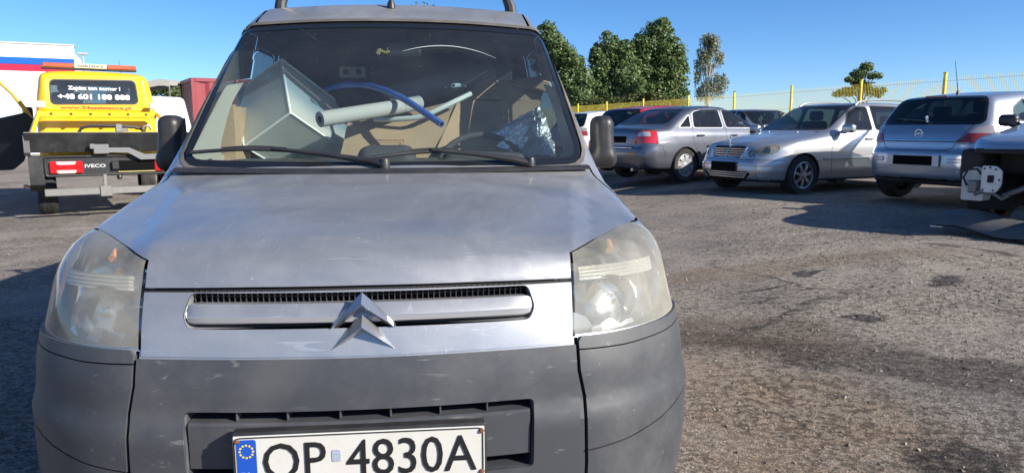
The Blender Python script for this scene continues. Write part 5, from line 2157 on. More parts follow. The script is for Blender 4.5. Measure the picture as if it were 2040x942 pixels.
def cargo():
    card = mat('cardboard', (.38, .28, .175), .85, var=.12, scale=9, bump=.15, bscale=90)
    # frosted box
    J = np.array((-.435, 1.644, 1.269))
    a = np.array((-.074, .228, .239))
    l = np.array((-.215, .077, -.140))
    r_ = np.array((.226, .280, -.195))
    fm = frosted_mat()
    box = in_van(thing('plastic_bin', (0, 0, 0), 0, 'translucent frosted plastic bin tilted on its corner behind the windscreen', 'bin'))
    def panel(o, u, w):
        n = np.cross(u, w)
        n = n / np.linalg.norm(n) * .004
        V = [o, o + u, o + u + w, o + w]
        V = [v - n / 2 for v in V] + [v + n / 2 for v in V]
        MB().add(V, [(0, 3, 2, 1), (4, 5, 6, 7), (0, 1, 5, 4), (1, 2, 6, 5), (2, 3, 7, 6), (3, 0, 4, 7)]).obj('wall', fm, box, smooth=0)
    panel(J, a, l)
    panel(J, a, r_)
    panel(J, l, r_)
    panel(J + r_, a, l)
    panel(J + l, a, r_)
    for p, q in ((J, a), (J, l), (J, r_), (J + a, l), (J + a, r_), (J + l, a), (J + r_, a), (J + l, r_), (J + r_, l)):
        MB().tube([p, p + q * .5, p + q], .005, 6).obj('edge_rim', mat('frosted_edge', (.90, .94, .91), .4), box)
    # cardboard box on the passenger side
    b = in_van(thing('cardboard_box', (0, 0, 0), 0, 'brown cardboard box standing beside the frosted bin at the passenger side', 'box'))
    for c, d in (((-.700, 1.64, 1.045), (.080, .006, .50)), ((-.700, 1.86, 1.045), (.080, .006, .50)), ((-.737, 1.75, 1.045), (.006, .214, .50)), ((-.663, 1.75, 1.045), (.006, .214, .50))):
        MB().box(c, d, .001).obj('side_panel', card, b)
    MB().box((-.700, 1.665, 1.298), (.074, .05, .004), .001, Matrix.Rotation(.15, 3, 'X')).obj('flap', card, b)
    # flattened cardboard sheet
    s = in_van(thing('cardboard_sheet', (0, 0, 0), 0, 'large folded brown cardboard sheet leaning across the seats behind the steering wheel', 'cardboard'))
    def sheet(q00, q10, q11, q01, name, m=card, th=.006, n=8, wav=.006):
        q = [np.array(v, float) for v in (q00, q10, q11, q01)]
        nn = np.cross(q[1] - q[0], q[3] - q[0])
        nn /= np.linalg.norm(nn)
        top, bot = [], []
        for i in range(n + 1):
            u = i / n
            rt, rb = [], []
            for j in range(n + 1):
                w = j / n
                p = (1 - u) * (1 - w) * q[0] + u * (1 - w) * q[1] + u * w * q[2] + (1 - u) * w * q[3]
                p = p + nn * wav * (math.sin(5 * u + 2 * w) + .5 * math.sin(9 * w + u * 4))
                rt.append(p)
                rb.append(p - nn * th)
            top.append(rt)
            bot.append(rb)
        mb = MB().sheet(top).sheet(bot)
        ed = [top[0], [r_[-1] for r_ in top], top[-1][::-1], [r_[0] for r_ in top][::-1]]
        eb = [bot[0], [r_[-1] for r_ in bot], bot[-1][::-1], [r_[0] for r_ in bot][::-1]]
        for x, y in zip(ed, eb):
            mb.sheet([x, y])
        return mb.obj(name, m, s, recalc=True)
    sheet((-.24, 1.60, 1.06), (.15, 1.58, 1.08), (.27, 1.86, 1.33), (-.22, 1.82, 1.235), 'panel')
    sheet((.152, 1.582, 1.082), (.58, 1.66, 1.08), (.66, 1.93, 1.335), (.272, 1.862, 1.332), 'panel')
    sheet((.272, 1.866, 1.334), (.66, 1.934, 1.337), (.70, 2.01, 1.437), (.39, 2.01, 1.425), 'panel')
    sheet((.40, 2.005, 1.430), (.695, 2.005, 1.440), (.735, 1.88, 1.330), (.62, 1.93, 1.395), 'flap')
    text_red = mat('cardboard_red_print', (.38, .09, .06), .85)
    fp = [np.array(v) for v in ((-.10, 1.635, 1.112), (.02, 1.628, 1.112), (.03, 1.672, 1.150), (-.09, 1.678, 1.150))]
    for i in range(4):
        p, q = fp[i], fp[(i + 1) % 4]
        MB().tube([p + (0, -.004, .004), q + (0, -.004, .004)], .0018, 4).obj('print_line', text_red, s)
    # foam tubes
    foam = mat('grey_foam', (.36, .375, .36), .9, bump=.2, bscale=150)
    def pipe(name, path, r, label, cat, m, bore=.45, n=16, r2=None):
        t = in_van(thing(name, (0, 0, 0), 0, label, cat))
        P = [np.array(p, float) for p in path]
        MB().tube(P, r, n, cap=False).obj('outer_wall', m, t)
        MB().tube(P, r * bore, n, cap=False).obj('bore', M_DARK, t)
        for e, f in ((0, 1), (-1, -2)):
            d = (P[e] - P[f]) / np.linalg.norm(P[e] - P[f])
            u = np.cross(d, (0, 0, 1.))
            u /= np.linalg.norm(u)
            w = np.cross(d, u)
            rows = [[P[e] + rr * (math.cos(k * 2 * PI / n) * u + math.sin(k * 2 * PI / n) * w) for k in range(n + 1)] for rr in (r, r * bore)]
            MB().sheet(rows).obj('end_ring', m, t)
        return t
    pipe('foam_pipe', [(-.286, 1.45, 1.239), (-.15, 1.57, 1.266), (-.007, 1.70, 1.294), (.094, 1.80, 1.317)], .031, 'grey foam pipe insulation pointing out over the cardboard, hollow end left', 'pipe', foam)
    pipe('foam_roll', [(-.06, 2.05, 1.340), (.20, 2.12, 1.415), (.445, 2.2, 1.481)], .062, 'thick dark grey foam roll in the shade behind the thinner foam pipe', 'roll', mat('dark_foam', (.16, .18, .19), .9, bump=.2, bscale=150))
    blue = mat('blue_hose', (.02, .11, .42), .4, dirt=.3, dirtcol=(.3, .35, .45), scale=30)
    pipe('blue_hose', [(-.338, 2.0, 1.385), (-.28, 1.95, 1.397), (-.233, 1.9, 1.400), (-.17, 1.85, 1.398), (-.113, 1.8, 1.388), (-.045, 1.72, 1.365), (.024, 1.65, 1.332), (.08, 1.58, 1.297), (.13, 1.52, 1.261), (.19, 1.45, 1.22)], .014, 'bright blue hose curving down over the cardboard', 'hose', blue, .7, 12)
    wh = mat('white_hose', (.50, .58, .56), .45)
    pipe('white_hose', [(-.102, 1.75, 1.244), (-.01, 1.725, 1.243), (.084, 1.7, 1.249), (.14, 1.695, 1.266), (.193, 1.7, 1.292), (.26, 1.72, 1.325), (.322, 1.75, 1.355)], .0115, 'pale white-green hose lying along the cardboard under the blue hose', 'hose', wh, .65, 12)
    pipe('hose_end', [(.247, 1.80, 1.392), (.27, 1.86, 1.398), (.30, 1.95, 1.40)], .010, 'short pale hose end poking out above the cardboard', 'hose', wh, .6, 12)
    # foil bundle
    fo = in_van(thing('foil_bundle', (0, 0, 0), 0, 'crumpled silver foil insulation bundle beside the steering wheel', 'foil'))
    foil = mat('foil', (.80, .82, .80), .28, .6, bump=.6, bscale=60)
    r = np.random.default_rng(5)
    q = [np.array(v) for v in ((.36, 1.60, 1.165), (.55, 1.60, 1.075), (.675, 1.70, 1.17), (.625, 1.74, 1.30))]
    def patch(q, name, amp, lift):
        rows = []
        n = 20
        nz = r.normal(0, 1, (n + 1, n + 1))
        for i in range(n + 1):
            u = i / n
            row = []
            for j in range(n + 1):
                w = j / n
                p = (1 - u) * (1 - w) * q[0] + u * (1 - w) * q[1] + u * w * q[2] + (1 - u) * w * q[3]
                d = amp * (math.sin(9 * u + 3 * w) + .6 * math.sin(21 * u - 4 * w) + .35 * nz[i, j])
                row.append(p + np.array((-.15, -.75, .6)) * (d + lift * math.sin(PI * u)))
            rows.append(row)
        MB().sheet(rows).obj(name, foil, fo, smooth=25)
    patch(q, 'foil_sheet', .006, .03)
    patch([q[1] + (.0, -.02, .0), q[1] + (.13, .02, .0), q[2] + (.01, -.02, -.02), q[2] + (-.10, -.06, -.02)], 'foil_fold', .006, .03)
    patch([q[0] + (.05, -.03, -.04), q[1] + (0, -.03, 0), q[1] + (.05, -.02, .09), q[0] + (.16, -.02, .06)], 'foil_fold', .005, .02)
    # hanging trinket at the mirror
    tr = in_van(thing('hanging_trinket', (0, 0, 0), 0, 'small yellow trinket hanging at the rear-view mirror', 'trinket'))
    ym = mat('trinket_yellow', (.62, .40, .05), .6)
    MB().tube([(-.03, 1.675, 1.54), (-.032, 1.67, 1.527)], .0015, 5).obj('cord', ym, tr)
    for k, (x, z) in enumerate(((-.062, 1.531), (-.053, 1.525), (-.044, 1.521), (-.035, 1.520), (-.027, 1.523))):
        MB().lathe([(0, -.006), (.005, -.004), (.0065, 0), (.005, .004), (0, .006)], (x, 1.67, z), 'z', 10).obj('bead', ym, tr)
    MB().box((-.068, 1.67, 1.522), (.018, .012, .022), .003, Matrix.Rotation(.5, 3, 'Y')).obj('charm', mat('trinket_wood', (.5, .33, .16), .6), tr)


cargo()


# ================================================================ left side: tow truck and what stands behind it
def tow_truck():
    x0, y0 = -5.94, 10.61
    root = thing('tow_truck', (x0, y0, -.10), R(33.6), 'yellow flatbed recovery truck with open door, its lettered rear window towards the camera', 'truck')
    yel = mat('truck_yellow', (.86, .455, .004), .32, coat=.6, coat_r=.06, dirt=.08, scale=3)
    blk = mat('truck_black_steel', (.020, .021, .023), .5, .2, dirt=.5, dirtcol=(.09, .085, .08), scale=5)
    gry = mat('worn_grey_steel', (.24, .24, .225), .5, .5, dirt=.5, dirtcol=(.12, .10, .085), scale=8)
    # cab back as a rounded shell
    def F(x, y, z):
        ax = np.abs(x)
        w = .905 - .10 * np.clip((z - 1.55) / .7, 0, 1.3) ** 1.3
        s_ = ax - w
        t = z - (2.30 - .05 * ax ** 2 - .10 * np.clip((y - 3.2) / 1.0, 0, 2) ** 2)
        b = (2.20 + .04 * np.clip((z - 1.7) / .5, 0, 2) ** 2) - y
        f = y - (4.35 - .75 * np.clip((z - 1.35) / .9, -.2, 2))
        a = smax(smax(s_, b, .14), f, .2)
        a = smax(a, t, .16)
        # pressed frame around the window and a pressed panel below
        ring = np.exp(-(((np.maximum(np.abs(x + .03) / .74, np.abs(z - 1.935) / .29)) - 1) / .07) ** 2) * np.clip((2.5 - y) / .2, 0, 1)
        return smax(a, .70 - z, .05) - .012 * ring
    sh = Shell(F, (-1.0, 2.1, .6), (1.0, 4.5, 2.42), .026)
    sh.zb = .70
    back = lambda c: c[1] < 2.5
    wp = rc([(-.672, 1.735), (.612, 1.760), (.588, 2.145), (-.660, 2.120)], .07, 4)
    d = sh.take(sh.cut(wp, 'y', back))
    ring = sh.take(sh.cut(offset(wp, .022), 'y', back))
    pane = sh.build('rear_window', d, glass('truck_glass', (.50, .56, .57), haze=.03), root, -.004)
    sh.build('seal', ring, M_BLACKP, pane, .002)
    window(sh, root, 'side_window', rc([(2.75, 1.5), (3.5, 1.5), (3.3, 2.1), (2.75, 2.1)], .06), 'x', lambda c: abs(c[0]) > .5, G_CAR, .02, both=True)
    window(sh, root, 'windscreen', rc([(-.75, 1.42), (.75, 1.42), (.66, 2.12), (-.66, 2.12)], .06), 'y', lambda c: c[1] > 3.3, G_CAR, .02)
    cab = sh.build('cab', sh.data(sh.rest()), yel, root)
    sh.build('cab_lining', sh.data(sh.rest(lambda c: c[2] > 1.0)), M_LINING, cab, -.04)
    for sg in (1, -1):
        st = rbox('cab_seat', (sg * .42, 2.95, 1.65), (.48, .14, .62), .06, .045, M_SEAT, root)
        rbox('headrest', (0, .02, .40), (.27, .10, .18), .045, .03, M_SEAT, st)
    wt = mat('white_vinyl', (.85, .85, .85), .5)
    rd = mat('orange_red_vinyl', (.62, .045, .004), .5)
    yw = 2.20
    def shy(x, z):
        a, b = 1.9, 3.0
        for _ in range(18):
            m_ = .5 * (a + b)
            if F(np.array([x]), np.array([m_]), np.array([z]))[0] < 0:
                b = m_
            else:
                a = m_
        return b
    text_part('lettering', 'Zapisz ten numer !', (-.42, .36, 1.955, 2.035), shy(0, 2.0) - .001, wt, pane, .025, .003)
    text_part('lettering', '+48 601 188 888', (-.575, .50, 1.815, 1.905), shy(0, 1.86) - .001, wt, pane, .03, .003)
    text_part('lettering', 'www.24assistance.pl', (-.555, .50, 1.632, 1.702), shy(0, 1.665) - .004, rd, cab, .03, .004)
    # light bar
    red = mat('beacon_red', (.50, .085, .015), .2, coat=.8, var=.25, scale=25)
    lb = MB().box((-.05, 2.62, 2.345), (1.45, .20, .03), .008).obj('light_bar', M_BLACKP, root)
    MB().box((-.52, 2.62, 2.395), (.46, .22, .075), .014).obj('beacon', red, lb)
    MB().box((.44, 2.62, 2.395), (.46, .22, .075), .014).obj('beacon', red, lb)
    MB().box((-.045, 2.615, 2.395), (.49, .23, .072), .006).obj('sign_box', mat('sign_cream', (.78, .74, .52), .4), lb)
    text_part('lettering', 'ASSISTANCE', (-.245, .155, 2.372, 2.416), 2.4985, mk_ := mat('sign_black', (.015, .015, .015), .5), lb, .03, .002)
    MB().tube([(.45, 2.9, 2.29), (.45, 3.0, 2.56)], [.005, .003], 6).obj('antenna', M_BLACKP, root)
    # headboard rail with bolts, tabs and props
    ry = 1.92
    rl = MB().box((-.015, ry, 1.552), (1.76, .05, .105), .010).obj('headboard_rail', yel, root)
    for x in (-.70, -.42, -.14, .14, .42, .70):
        MB().lathe([(0, ry - .030), (.020, ry - .029), (.024, ry - .024)], (x, 0, 1.56), 'y', 12).obj('bolt', mat('bolt_dark', (.10, .07, .02), .5, .5), rl)
        MB().box((x + .03, ry, 1.488), (.05, .05, .03), .006).obj('tab', yel, rl)
    for sg in (1, -1):
        MB().tube([(sg * .87, ry, 1.58), (sg * .99, 1.3, 1.25), (sg * 1.0, 1.1, 1.1)], [.035, .04, .04], 4).obj('prop', yel, rl)
        MB().box((sg * .83, 2.02, 1.715), (.12, .09, .105), .012).obj('work_lamp', mat('lamp_pale', (.72, .70, .60), .3, .1, var=.2, scale=60), root)
    # dark hose and winch parts on the bed in front of the cab
    MB().tube([(-.35, 1.7, 1.24), (-.3, 1.7, 1.33), (-.15, 1.7, 1.365), (.2, 1.7, 1.362), (.5, 1.7, 1.34), (.62, 1.7, 1.30)], .025, 8).obj('hose', M_BLACKP, root)
    MB().box((.23, 1.55, 1.33), (.10, .1, .14), .01).box((.30, 1.55, 1.30), (.14, .09, .06), .01).obj('winch_block', gry, root)
    MB().tube([(.6, 1.6, 1.30), (.62, 1.6, 1.36), (.70, 1.6, 1.37), (.73, 1.6, 1.30)], .022, 8).obj('shackle', gry, root)
    # bed
    bed = MB().box((0, 1.1, 1.17), (2.12, 2.0, .06), .01).obj('bed_floor', blk, root)
    for sg in (1, -1):
        MB().box((sg * 1.06, 1.08, 1.14), (.05, 2.05, .20), .01).obj('bed_side_rail', blk, root)
        MB().prism([(.04, 1.25), (.04, .98), (.10, .93), (.16, .98), (.16, 1.25)], 'x', sg * 1.095, sg * 1.02).obj('bed_corner', mat('worn_edge', (.12, .12, .12), .5, .3), root, smooth=0, recalc=True)
    MB().prism([(.0, 1.262), (.10, 1.262), (.17, .98), (.10, .975)], 'x', -1.075, 1.075).obj('tail_ramp', blk, root, smooth=0, recalc=True)
    MB().box((0, .03, 1.262), (2.16, .07, .012), .003).obj('worn_ramp_edge', gry, root)
    # crane plate and arm
    ar = MB().box((-.15, -.01, 1.02), (.20, .025, .14), .008).box((-.26, -.012, 1.06), (.07, .035, .075), .008).obj('arm_plate', mat('grey_paint', (.16, .165, .17), .5, dirt=.4, scale=9), root)
    MB().prism([(-.06, 1.04), (.22, 1.035), (.42, .935), (.95, .945), (.95, .86), (.36, .855), (.20, .96), (-.06, .97)], 'y', -.02, .02).obj('arm', MATS['grey_paint'], ar, smooth=0, recalc=True)
    # rear light board
    bd = MB().box((.06, .10, .775), (1.84, .05, .28), .02).obj('light_board', blk, root)
    MB().tube([(x, .065, z) for x, z in rc([(-.86, .64), (.98, .64), (.98, .915), (-.86, .915)], .03)], .018, 8, closed=True).obj('board_frame', blk, bd)
    for sg in (1.25, -1):
        lp = MB().box((sg * .605, .06, .76), (.41, .05, .175), .012).obj('tail_lamp', M_RED, bd)
        for dz in (.062, -.062):
            MB().prism(rc([(sg * .605 - .11, .76 + dz - .024), (sg * .605 + .11, .76 + dz - .024), (sg * .605 + .13, .76 + dz + .024), (sg * .605 - .13, .76 + dz + .024)], .02), 'y', .033, .045).obj('lens', mat('pink_lens', (.62, .42, .42), .2, coat=.6), lp, smooth=0, recalc=True)
    text_part('lettering', 'IVECO', (-.375, -.105, .748, .80), .073, mat('light_grey_print', (.45, .45, .45), .5), bd, .03, .003)
    MB().box((.02, .05, .775), (.10, .06, .13), .012).obj('connector_box', blk, bd)
    MB().box((.32, .055, .762), (.52, .012, .16), .004).obj('number_plate', M_PLATE_BLACK, bd)
    MB().box((.32, .058, .68), (.53, .012, .02), .003).obj('plate_edge', mat('plate_yellow_edge', (.55, .48, .18), .5), bd)
    for sg in (1, -1):
        MB().prism([(.07, .92), (.07, .52), (.25, .42), (.45, .60), (.45, .92)], 'x', sg * .88, sg * 1.06).obj('mudguard', blk, root, smooth=0, recalc=True)
    # bumper beam, hitch, ball, marker lamp
    bm_ = MB().box((0, .03, .405), (1.80, .06, .105), .008).obj('bumper_beam', gry, root)
    MB().box((-.13, .01, .40), (.16, .06, .16), .01).box((-.13, .02, .55), (.05, .04, .2), .006).obj('hitch_bracket', gry, bm_)
    MB().lathe([(0, .035), (.03, .03), (.04, 0), (.03, -.03), (0, -.035)], (.06, .0, .60), 'z', 14).obj('tow_ball', M_BLACKP, bm_)
    for sg in (1, -1):
        ml = MB().tube([(sg * .92, .2, .50), (sg * 1.02, .25, .47), (sg * 1.10, .3, .495)], .014, 6).obj('marker_stalk', M_BLACKP, root)
        MB().lathe([(0, -.03), (.02, -.025), (.024, 0), (.02, .025), (0, .03)], (sg * 1.12, .3, .495), 'x', 12).obj('marker_lamp', mat('pale_red', (.6, .25, .22), .3), ml)
    MB().box((0, 1.8, .75), (.8, 3.4, .14), .02).obj('chassis', M_DARK, root)
    for y in (1.1, 4.0):
        for sg in (1, -1):
            wheel(root, sg * .98, y, .33, .33, .24, sg, 'steel', M_STEELCOVER)
    # open driver's door, swung out
    dr = bpy.data.objects.new('door', None)
    link(dr, root)
    yo = 4.1
    blkd = mat('door_trim_black', (.012, .012, .013), .55)
    low = rc([(-1.90, .55), (-1.34, .56), (-1.16, .72), (-1.07, .98), (-.97, 1.28), (-.955, 1.50), (-1.07, 1.62), (-1.90, 1.40)], .03)
    MB().prism(low, 'y', yo - .03, yo + .07).obj('door_panel', blkd, dr, smooth=0, recalc=True)
    fr_ = [(-.985, 1.50), (-1.09, 1.72), (-1.24, 1.98), (-1.40, 2.16), (-1.58, 2.235), (-1.88, 2.25), (-1.88, 1.42)]
    MB().tube([(x, yo + .02, z) for x, z in fr_], .038, 8).obj('window_frame', yel, dr)
    MB().tube([(-1.50, yo + .02, 1.40), (-1.53, yo + .02, 2.20)], .032, 8).obj('window_bar', yel, dr)
    MB().prism([(-1.02, 1.52), (-1.27, 1.97), (-1.42, 2.13), (-1.6, 2.2), (-1.86, 2.21), (-1.86, 1.42), (-1.3, 1.42)], 'y', yo + .022, yo + .026).obj('door_glass', glass('clear_door_glass', (.80, .86, .86), haze=.02), dr, smooth=0, recalc=True)
    rbox('door_mirror', (-1.03, yo + .16, 1.56), (.17, .12, .34), .045, .022, M_BLACKP, dr)
    return root


tow_truck()


def white_hall():
    root = thing('hall_building', (-33 + 11.3 * (1 - math.cos(R(27))), 36 - 11.3 * math.sin(R(27)), g0(-33, 36)), R(27), 'white flat-roofed hall with blue and red stripes along its top, behind the tow truck', 'building')
    wm = mat('hall_white', (.72, .73, .74), .55, var=.03, scale=.6)
    X1, H = 11.3, 5.15
    zs = [px_z(y, 36) + .1 for y in (97, 122, 135, 147)]
    H = zs[0]
    MB().box((-6.0, 7, H / 2 - .05), (2 * (X1 + 5.9), 13.9, H - .1), .05).obj('core_wall', wm, root)
    x0 = -23.0
    n = 18
    w = (X1 + .05 - x0) / n
    for k in range(n):
        cx = x0 + w * (k + .5)
        MB().box((cx, 0, (H + zs[1]) / 2), (w - .015, .10, H - zs[1]), .008).obj('cladding_panel', wm, root)
        MB().box((cx, 0, zs[3] / 2 + .05), (w - .015, .10, zs[3] - .1), .008).obj('cladding_panel', wm, root)
    MB().box(((x0 + X1) / 2, -.02, (zs[1] + zs[2]) / 2), (X1 - x0, .12, zs[1] - zs[2] - .01), .01).obj('blue_stripe', mat('stripe_blue', (.005, .10, .42), .45), root)
    MB().box(((x0 + X1) / 2, -.02, (zs[2] + zs[3]) / 2), (X1 - x0, .12, zs[2] - zs[3] - .01), .01).obj('red_stripe', mat('stripe_red', (.55, .012, .05), .45), root)
    MB().box(((x0 + X1) / 2, .4, H + .03), (X1 - x0 + .1, 1.0, .08), .02).obj('roof_edge', mat('roof_grey', (.5, .5, .5), .6), root)
    MB().tube([(X1 + .35, .6, 0), (X1 + .35, .6, H - .35)], .05, 8).obj('drain_pipe', mat('pipe_grey', (.35, .36, .37), .5), root)
    MB().box((X1 + .35, .6, H - .30), (.45, .2, .12), .02).obj('lamp_bracket', mat('pipe_grey'), root)
    return root


white_hall()


def white_van():
    Y = 20.5
    x = px_x(322, Y) - 2.4
    root = thing('parked_van', (x, Y + 4.2, g0(x, Y)), R(210), 'plain white van parked behind the tow truck cab', 'van')
    pw = paint('van_white', (.80, .80, .80), 0., .35, dirt=.05)
    P = dict(L=4.9, zb=.35, top=curve([(0, .95), (.1, 1.05), (.6, 1.25), (.9, 1.35), (1.5, 2.05), (1.8, 2.22), (2.4, 2.27), (4.6, 2.25), (4.85, 2.15)], .05),
             front=curve([(.2, .1), (.5, 0), (.9, .06), (1.1, .2)], .04), rear=curve([(.2, -.05), (.6, 0), (1.4, -.02), (2.2, -.16)], .05),
             wplan=curve([(0, .85), (.6, .94), (4.9, .93)], .1), wsec=curve([(.2, .97), (.6, 1.), (1.1, .99), (1.3, .97), (2.2, .80)], .05),
             kf=(.15, 1.5, .5), kr=(.03, .5, .6), rc=.15, rt=.12, crown=.04, kx=.15, kxr=.1)
    sh = Shell(body_F(P), (-1.1, -.1, .25), (1.1, 5.0, 2.4), .045)
    sh.zb = .35
    side = lambda c: abs(c[0]) > .5
    window(sh, root, 'windscreen', rc([(-.75, 1.42), (.75, 1.42), (.66, 2.02), (-.66, 2.02)], .08), 'y', lambda c: c[1] < 2.3 and c[2] > 1.1, G_DARK, .03)
    window(sh, root, 'side_window', rc([(1.3, 1.42), (2.2, 1.42), (2.2, 1.98), (1.75, 1.98)], .06), 'x', side, G_DARK, .02, both=True)
    for sg in (1, -1):
        d = sh.take(sh.cut(rc([(sg * .55, .85), (sg * 1.0, .88), (sg * 1.0, 1.10), (sg * .62, 1.02)], .03), 'y', lambda c: c[1] < .6))
        sh.build('headlamp', d, M_CLEARLAMP, root, .004)
    gaps(sh, root, [([(1.2, .45), (1.2, 1.4)], 'x', side), ([(2.3, .45), (2.3, 2.05)], 'x', side), ([(2.3, 1.25), (4.7, 1.25)], 'x', side)], .012)
    arch(sh, root, .95, .33, .40, .35)
    arch(sh, root, 3.95, .33, .40, .35)
    for y in (.95, 3.95):
        for sg in (1, -1):
            wheel(root, sg * .92, y, .33, .33, .24, sg, 'steel', M_STEELCOVER)
    mirror_pair(root, .95, 1.5, 1.5, M_BLACKP, (.16, .12, .28))
    close_car(sh, root, pw, 1.0)


white_van()


def canopy():
    Y = 27.0
    x = px_x(335, Y)
    root = thing('canopy_tent', (x, Y, g0(x, Y)), R(12), 'grey tarpaulin canopy roof on posts behind the white van', 'canopy')
    tarp = mat('grey_tarp', (.34, .33, .30), .8, var=.15, scale=1.5)
    zt = px_z(160, Y) + .1
    ze = px_z(181, Y) + .1
    rows = []
    for y in np.linspace(-1.8, 1.8, 7):
        row = []
        for u in np.linspace(-2.2, 1.2, 12):
            t = abs(u - .75)
            z = zt - t * .14 - .05 * math.sin(PI * (y + 1.8) / 1.2) ** 2 * .3 - (.16 if u > 1.1 else 0) - abs(y) * .05
            row.append((u * .62, y, z))
        rows.append(row)
    MB().sheet(rows).obj('roof', tarp, root, smooth=60)
    rows = [[(u * .62, -1.82, zt - abs(u - .75) * .14 - .09 - d - .05 * 0) for u in np.linspace(-2.2, 1.2, 12)] for d in (0, .16, .22)]
    MB().sheet(rows).obj('valance', tarp, root, smooth=60)
    for u in (-1.3, .7):
        for y in (-1.75, 1.75):
            MB().tube([(u, y, -.05), (u, y, zt - .3)], .035, 8).obj('post', mat('post_grey', (.12, .12, .11), .5), root)


canopy()


def container():
    Y = 25.0
    x0 = px_x(394, Y)
    root = thing('shipping_container', (x0, Y, g0(x0, Y)), R(33), 'red ribbed cargo container standing beyond the van passenger window', 'container')
    rm = mat('container_red', (.22, .026, .035), .5, var=.12, scale=1.2, dirt=.2, dirtcol=(.2, .12, .1))
    H = px_z(157, Y) + .1
    Lc, Wc = 6.0, 2.4
    # ribbed long side facing the camera
    pts = []
    n = 44
    for k in range(n + 1):
        x = .06 + (Lc - .12) * k / n
        pts.append((x, 0.0 if (k // 2) % 2 == 0 else .045))
    rows = [[(x, y + .03, z) for x, y in pts] for z in (.15, H - .12)]
    MB().sheet(rows).obj('ribbed_side', rm, root, smooth=0)
    pts = []
    n = 18
    for k in range(n + 1):
        y = .06 + (Wc - .12) * k / n
        pts.append((.0 if (k // 2) % 2 == 0 else .045, y))
    rows = [[(x + .03, y, z) for x, y in pts] for z in (.15, H - .12)]
    MB().sheet(rows).obj('ribbed_end', mat('container_end_red', (.30, .16, .15), .6, var=.2, scale=2), root, smooth=0)  # end face in a paler, greyer red than the long side
    for x in (.06, Lc - .06):
        for y in (.06, Wc - .06):
            MB().box((x, y, H / 2), (.13, .13, H), .012).obj('corner_post', rm, root)
    for y in (.05, Wc - .05):
        for z in (.09, H - .06):
            MB().box((Lc / 2, y, z), (Lc - .26, .11, .13), .01).obj('edge_rail', rm, root)
    for x in (.05, Lc - .05):
        for z in (.09, H - .06):
            MB().box((x, Wc / 2, z), (.11, Wc - .26, .13), .01).obj('edge_rail', rm, root)
    MB().box((Lc / 2, Wc / 2, H - .03), (Lc - .24, Wc - .24, .04), .01).obj('roof_sheet', rm, root)
    MB().box((Lc / 2, Wc - .1, H / 2), (Lc - .24, .03, H - .25), .01).obj('back_sheet', rm, root)
    MB().box((Lc - .1, Wc / 2, H / 2), (.03, Wc - .24, H - .25), .01).obj('door_sheet', rm, root)


container()


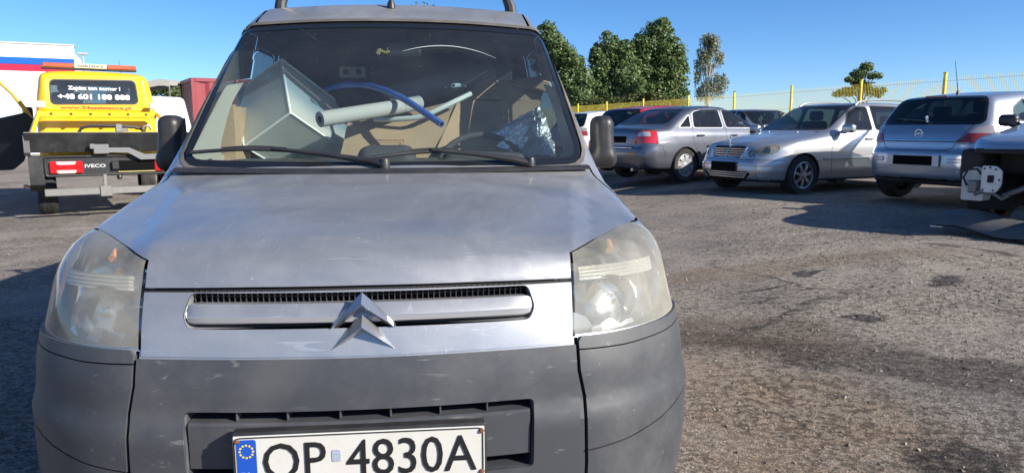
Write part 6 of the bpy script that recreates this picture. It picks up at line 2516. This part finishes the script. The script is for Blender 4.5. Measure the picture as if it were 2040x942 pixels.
# ================================================================ right edge: wrecked car without its front
def wreck():
    px0, Y0 = 1990, 6.55
    x = px_x(px0, Y0)
    pos = (x + .14, Y0 - .26, .21)
    root = thing('wrecked_car', pos, R(-60), 'pale silver car at the right edge with its whole front end torn off', 'car')
    P = hatch_params()
    L = P['L']
    pt = paint('pale_silver', (.52, .55, .60))
    P['top'] = curve([(0, .80), (.06, .855), (.3, .93), (.9, 1.02), (1.12, 1.06), (1.22, 1.09), (1.95, 1.40), (2.3, 1.455), (2.7, 1.465), (3.2, 1.445), (3.70, 1.39), (3.80, 1.35), (4.03, 1.03), (4.10, .985), (4.2, .95)], .035)
    P['front'] = curve([(.2, .14), (.32, .03), (.45, 0), (.7, .02), (.95, .12)], .04)
    sh = Shell(body_F(P), (-1.0, -.06, .2), (1.0, L + .06, 1.55), .03)
    sh.zb = .30
    window(sh, root, 'windscreen', rc([(-.66, 1.065), (.66, 1.065), (.55, 1.39), (-.55, 1.39)], .06), 'y', lambda c: c[1] < 2.6 and c[2] > .9, G_CAR, .022)
    side = lambda c: abs(c[0]) > .45
    for pl in (rc([(1.55, 1.045), (2.25, 1.045), (2.25, 1.38), (2.05, 1.375), (1.85, 1.29)], .05), rc([(2.33, 1.045), (3.02, 1.045), (3.06, 1.35), (2.7, 1.385), (2.33, 1.385)], .05)):
        window(sh, root, 'side_window', pl, 'x', side, G_CAR, .016, both=True)
    # torn-off front: everything below the bonnet edge ahead of the wheels
    fs = sh.rest(lambda c: c[1] < .62 and c[2] < .70)
    sh.take(fs)
    fs = sh.cut([(-1.2, .1), (1.2, .1), (1.2, .80), (.4, .815), (-.45, .80), (-1.2, .775)], 'y', lambda c: c[1] < .80)
    sh.take(fs)
    arch(sh, root, .88, .31, .35, .30)
    arch(sh, root, 3.48, .31, .35, .30)
    for y in (.88, 3.48):
        for sg in (1, -1):
            wheel(root, sg * .86, y, .31, .31, .20, sg, 'five', M_ALLOY)
    mirror_pair(root, .87, 1.5, 1.08, M_BLACKP)
    seats(root, 2.2, 3.05, .42)
    # engine bay pieces
    dk = mat('bay_black', (.015, .015, .016), .7, dirt=.4, dirtcol=(.06, .055, .05), scale=8)
    gr = mat('bay_metal', (.20, .20, .20), .5, .6, dirt=.5, scale=12)
    wp = mat('white_moulding', (.60, .60, .57), .5, dirt=.5, dirtcol=(.25, .22, .18), scale=10)
    rbox('bulkhead', (0, .82, .62), (1.5, .10, .56), .03, .05, dk, root)
    rbox('engine_block', (.10, .55, .60), (.62, .42, .38), .05, .04, dk, root)
    rbox('inner_wing', (-.66, .50, .62), (.22, .6, .36), .05, .04, dk, root)
    rbox('battery_box', (-.42, .60, .66), (.26, .22, .22), .02, .03, dk, root)
    MB().box((0, .16, .78), (1.2, .05, .05), .01).obj('slam_panel', dk, root)
    for sg in (1, -1):
        MB().box((sg * .56, .45, .44), (.09, .75, .12), .012).obj('chassis_leg', gr, root)
    sub0 = set(root.children)
    hd = MB().prism(rc([(-.86, .30), (-.66, .30), (-.64, .44), (-.66, .60), (-.74, .63), (-.86, .56)], .02), 'y', .16, .30).obj('lamp_carrier', wp, root, smooth=30, recalc=True)
    bp = rc([(-.62, .40), (-.49, .40), (-.45, .47), (-.45, .60), (-.50, .645), (-.62, .645)], .02)
    plate = MB().prism(bp, 'y', .03, .055).obj('crash_bracket', mat('bracket_white', (.66, .66, .64), .45, dirt=.3, scale=14), root, smooth=0, recalc=True)
    MB().prism(rc([(-.565, .49), (-.51, .49), (-.51, .56), (-.565, .56)], .01), 'y', .022, .029).obj('bracket_hole', M_DARK, plate, smooth=0, recalc=True)
    for bx_, bz in ((-.60, .42), (-.51, .42), (-.60, .62), (-.55, .63), (-.50, .615), (-.465, .52)):
        MB().lathe([(0, .026), (.009, .026), (.010, .03)], (bx_, 0, bz), 'y', 8).obj('bolt_hole', M_DARK, plate)
    MB().tube([(-.80, .14, .44), (-.83, .12, .52), (-.78, .10, .60), (-.70, .10, .61), (-.66, .10, .56)], .010, 7).obj('cable', dk, root)
    MB().tube([(-.50, .2, .36), (-.38, .22, .42), (-.22, .3, .52), (-.1, .35, .66)], .028, 9).obj('pipe', gr, root)
    MB().tube([(-.68, .06, .37), (-.62, .04, .40), (-.52, .06, .39), (-.46, .1, .34), (-.40, .1, .38)], .018, 8).obj('pipe', gr, root)
    MB().tube([(-.15, .2, .75), (-.12, .22, .66), (-.25, .2, .58), (-.2, .2, .48)], .014, 8).obj('cable', dk, root)
    MB().tube([(-.28, .14, .42), (-.24, .12, .36), (-.10, .12, .35), (-.02, .2, .44)], .012, 8).obj('pipe', gr, root)
    for ch in set(root.children) - sub0:
        ch.location.x += .16
    close_car(sh, root, pt, .5, False)
    # torn bumper cover lying on the ground
    bx, by = pos[0] - .28, pos[1] - .22
    b = thing('bumper_fragment', (bx, by, g0(bx, by)), R(-60), 'torn dark grey bumper cover lying on the asphalt under the wrecked car', 'car part')
    rows = []
    for u in np.linspace(-.75, .9, 16):
        row = []
        for w, z in ((0, .10), (.04, .16), (.16, .22), (.30, .25), (.36, .22)):
            row.append((u + .10 * w, w - .12 * (u / .75) ** 2 * 0 - .02 * math.sin(u * 5) + .05, max(.012, z * .9 - .07 * (u + .75) + .02 * math.sin(u * 9))))
        rows.append(row)
    o = MB().sheet(rows).obj('cover', mat('fragment_grey', (.075, .078, .085), .5, dirt=.5, dirtcol=(.16, .15, .14), scale=8), b, smooth=50)
    rows2 = [[(p[0], p[1] + .004, max(.004, p[2] - .012)) for p in r_] for r_ in rows]
    MB().sheet(rows2).obj('inner_face', M_DARK, b, smooth=50)
    MB().box((-.72, .10, .07), (.10, .16, .012), .003, Matrix.Rotation(.3, 3, 'Z')).obj('bracket_tab', wp, b)


wreck()
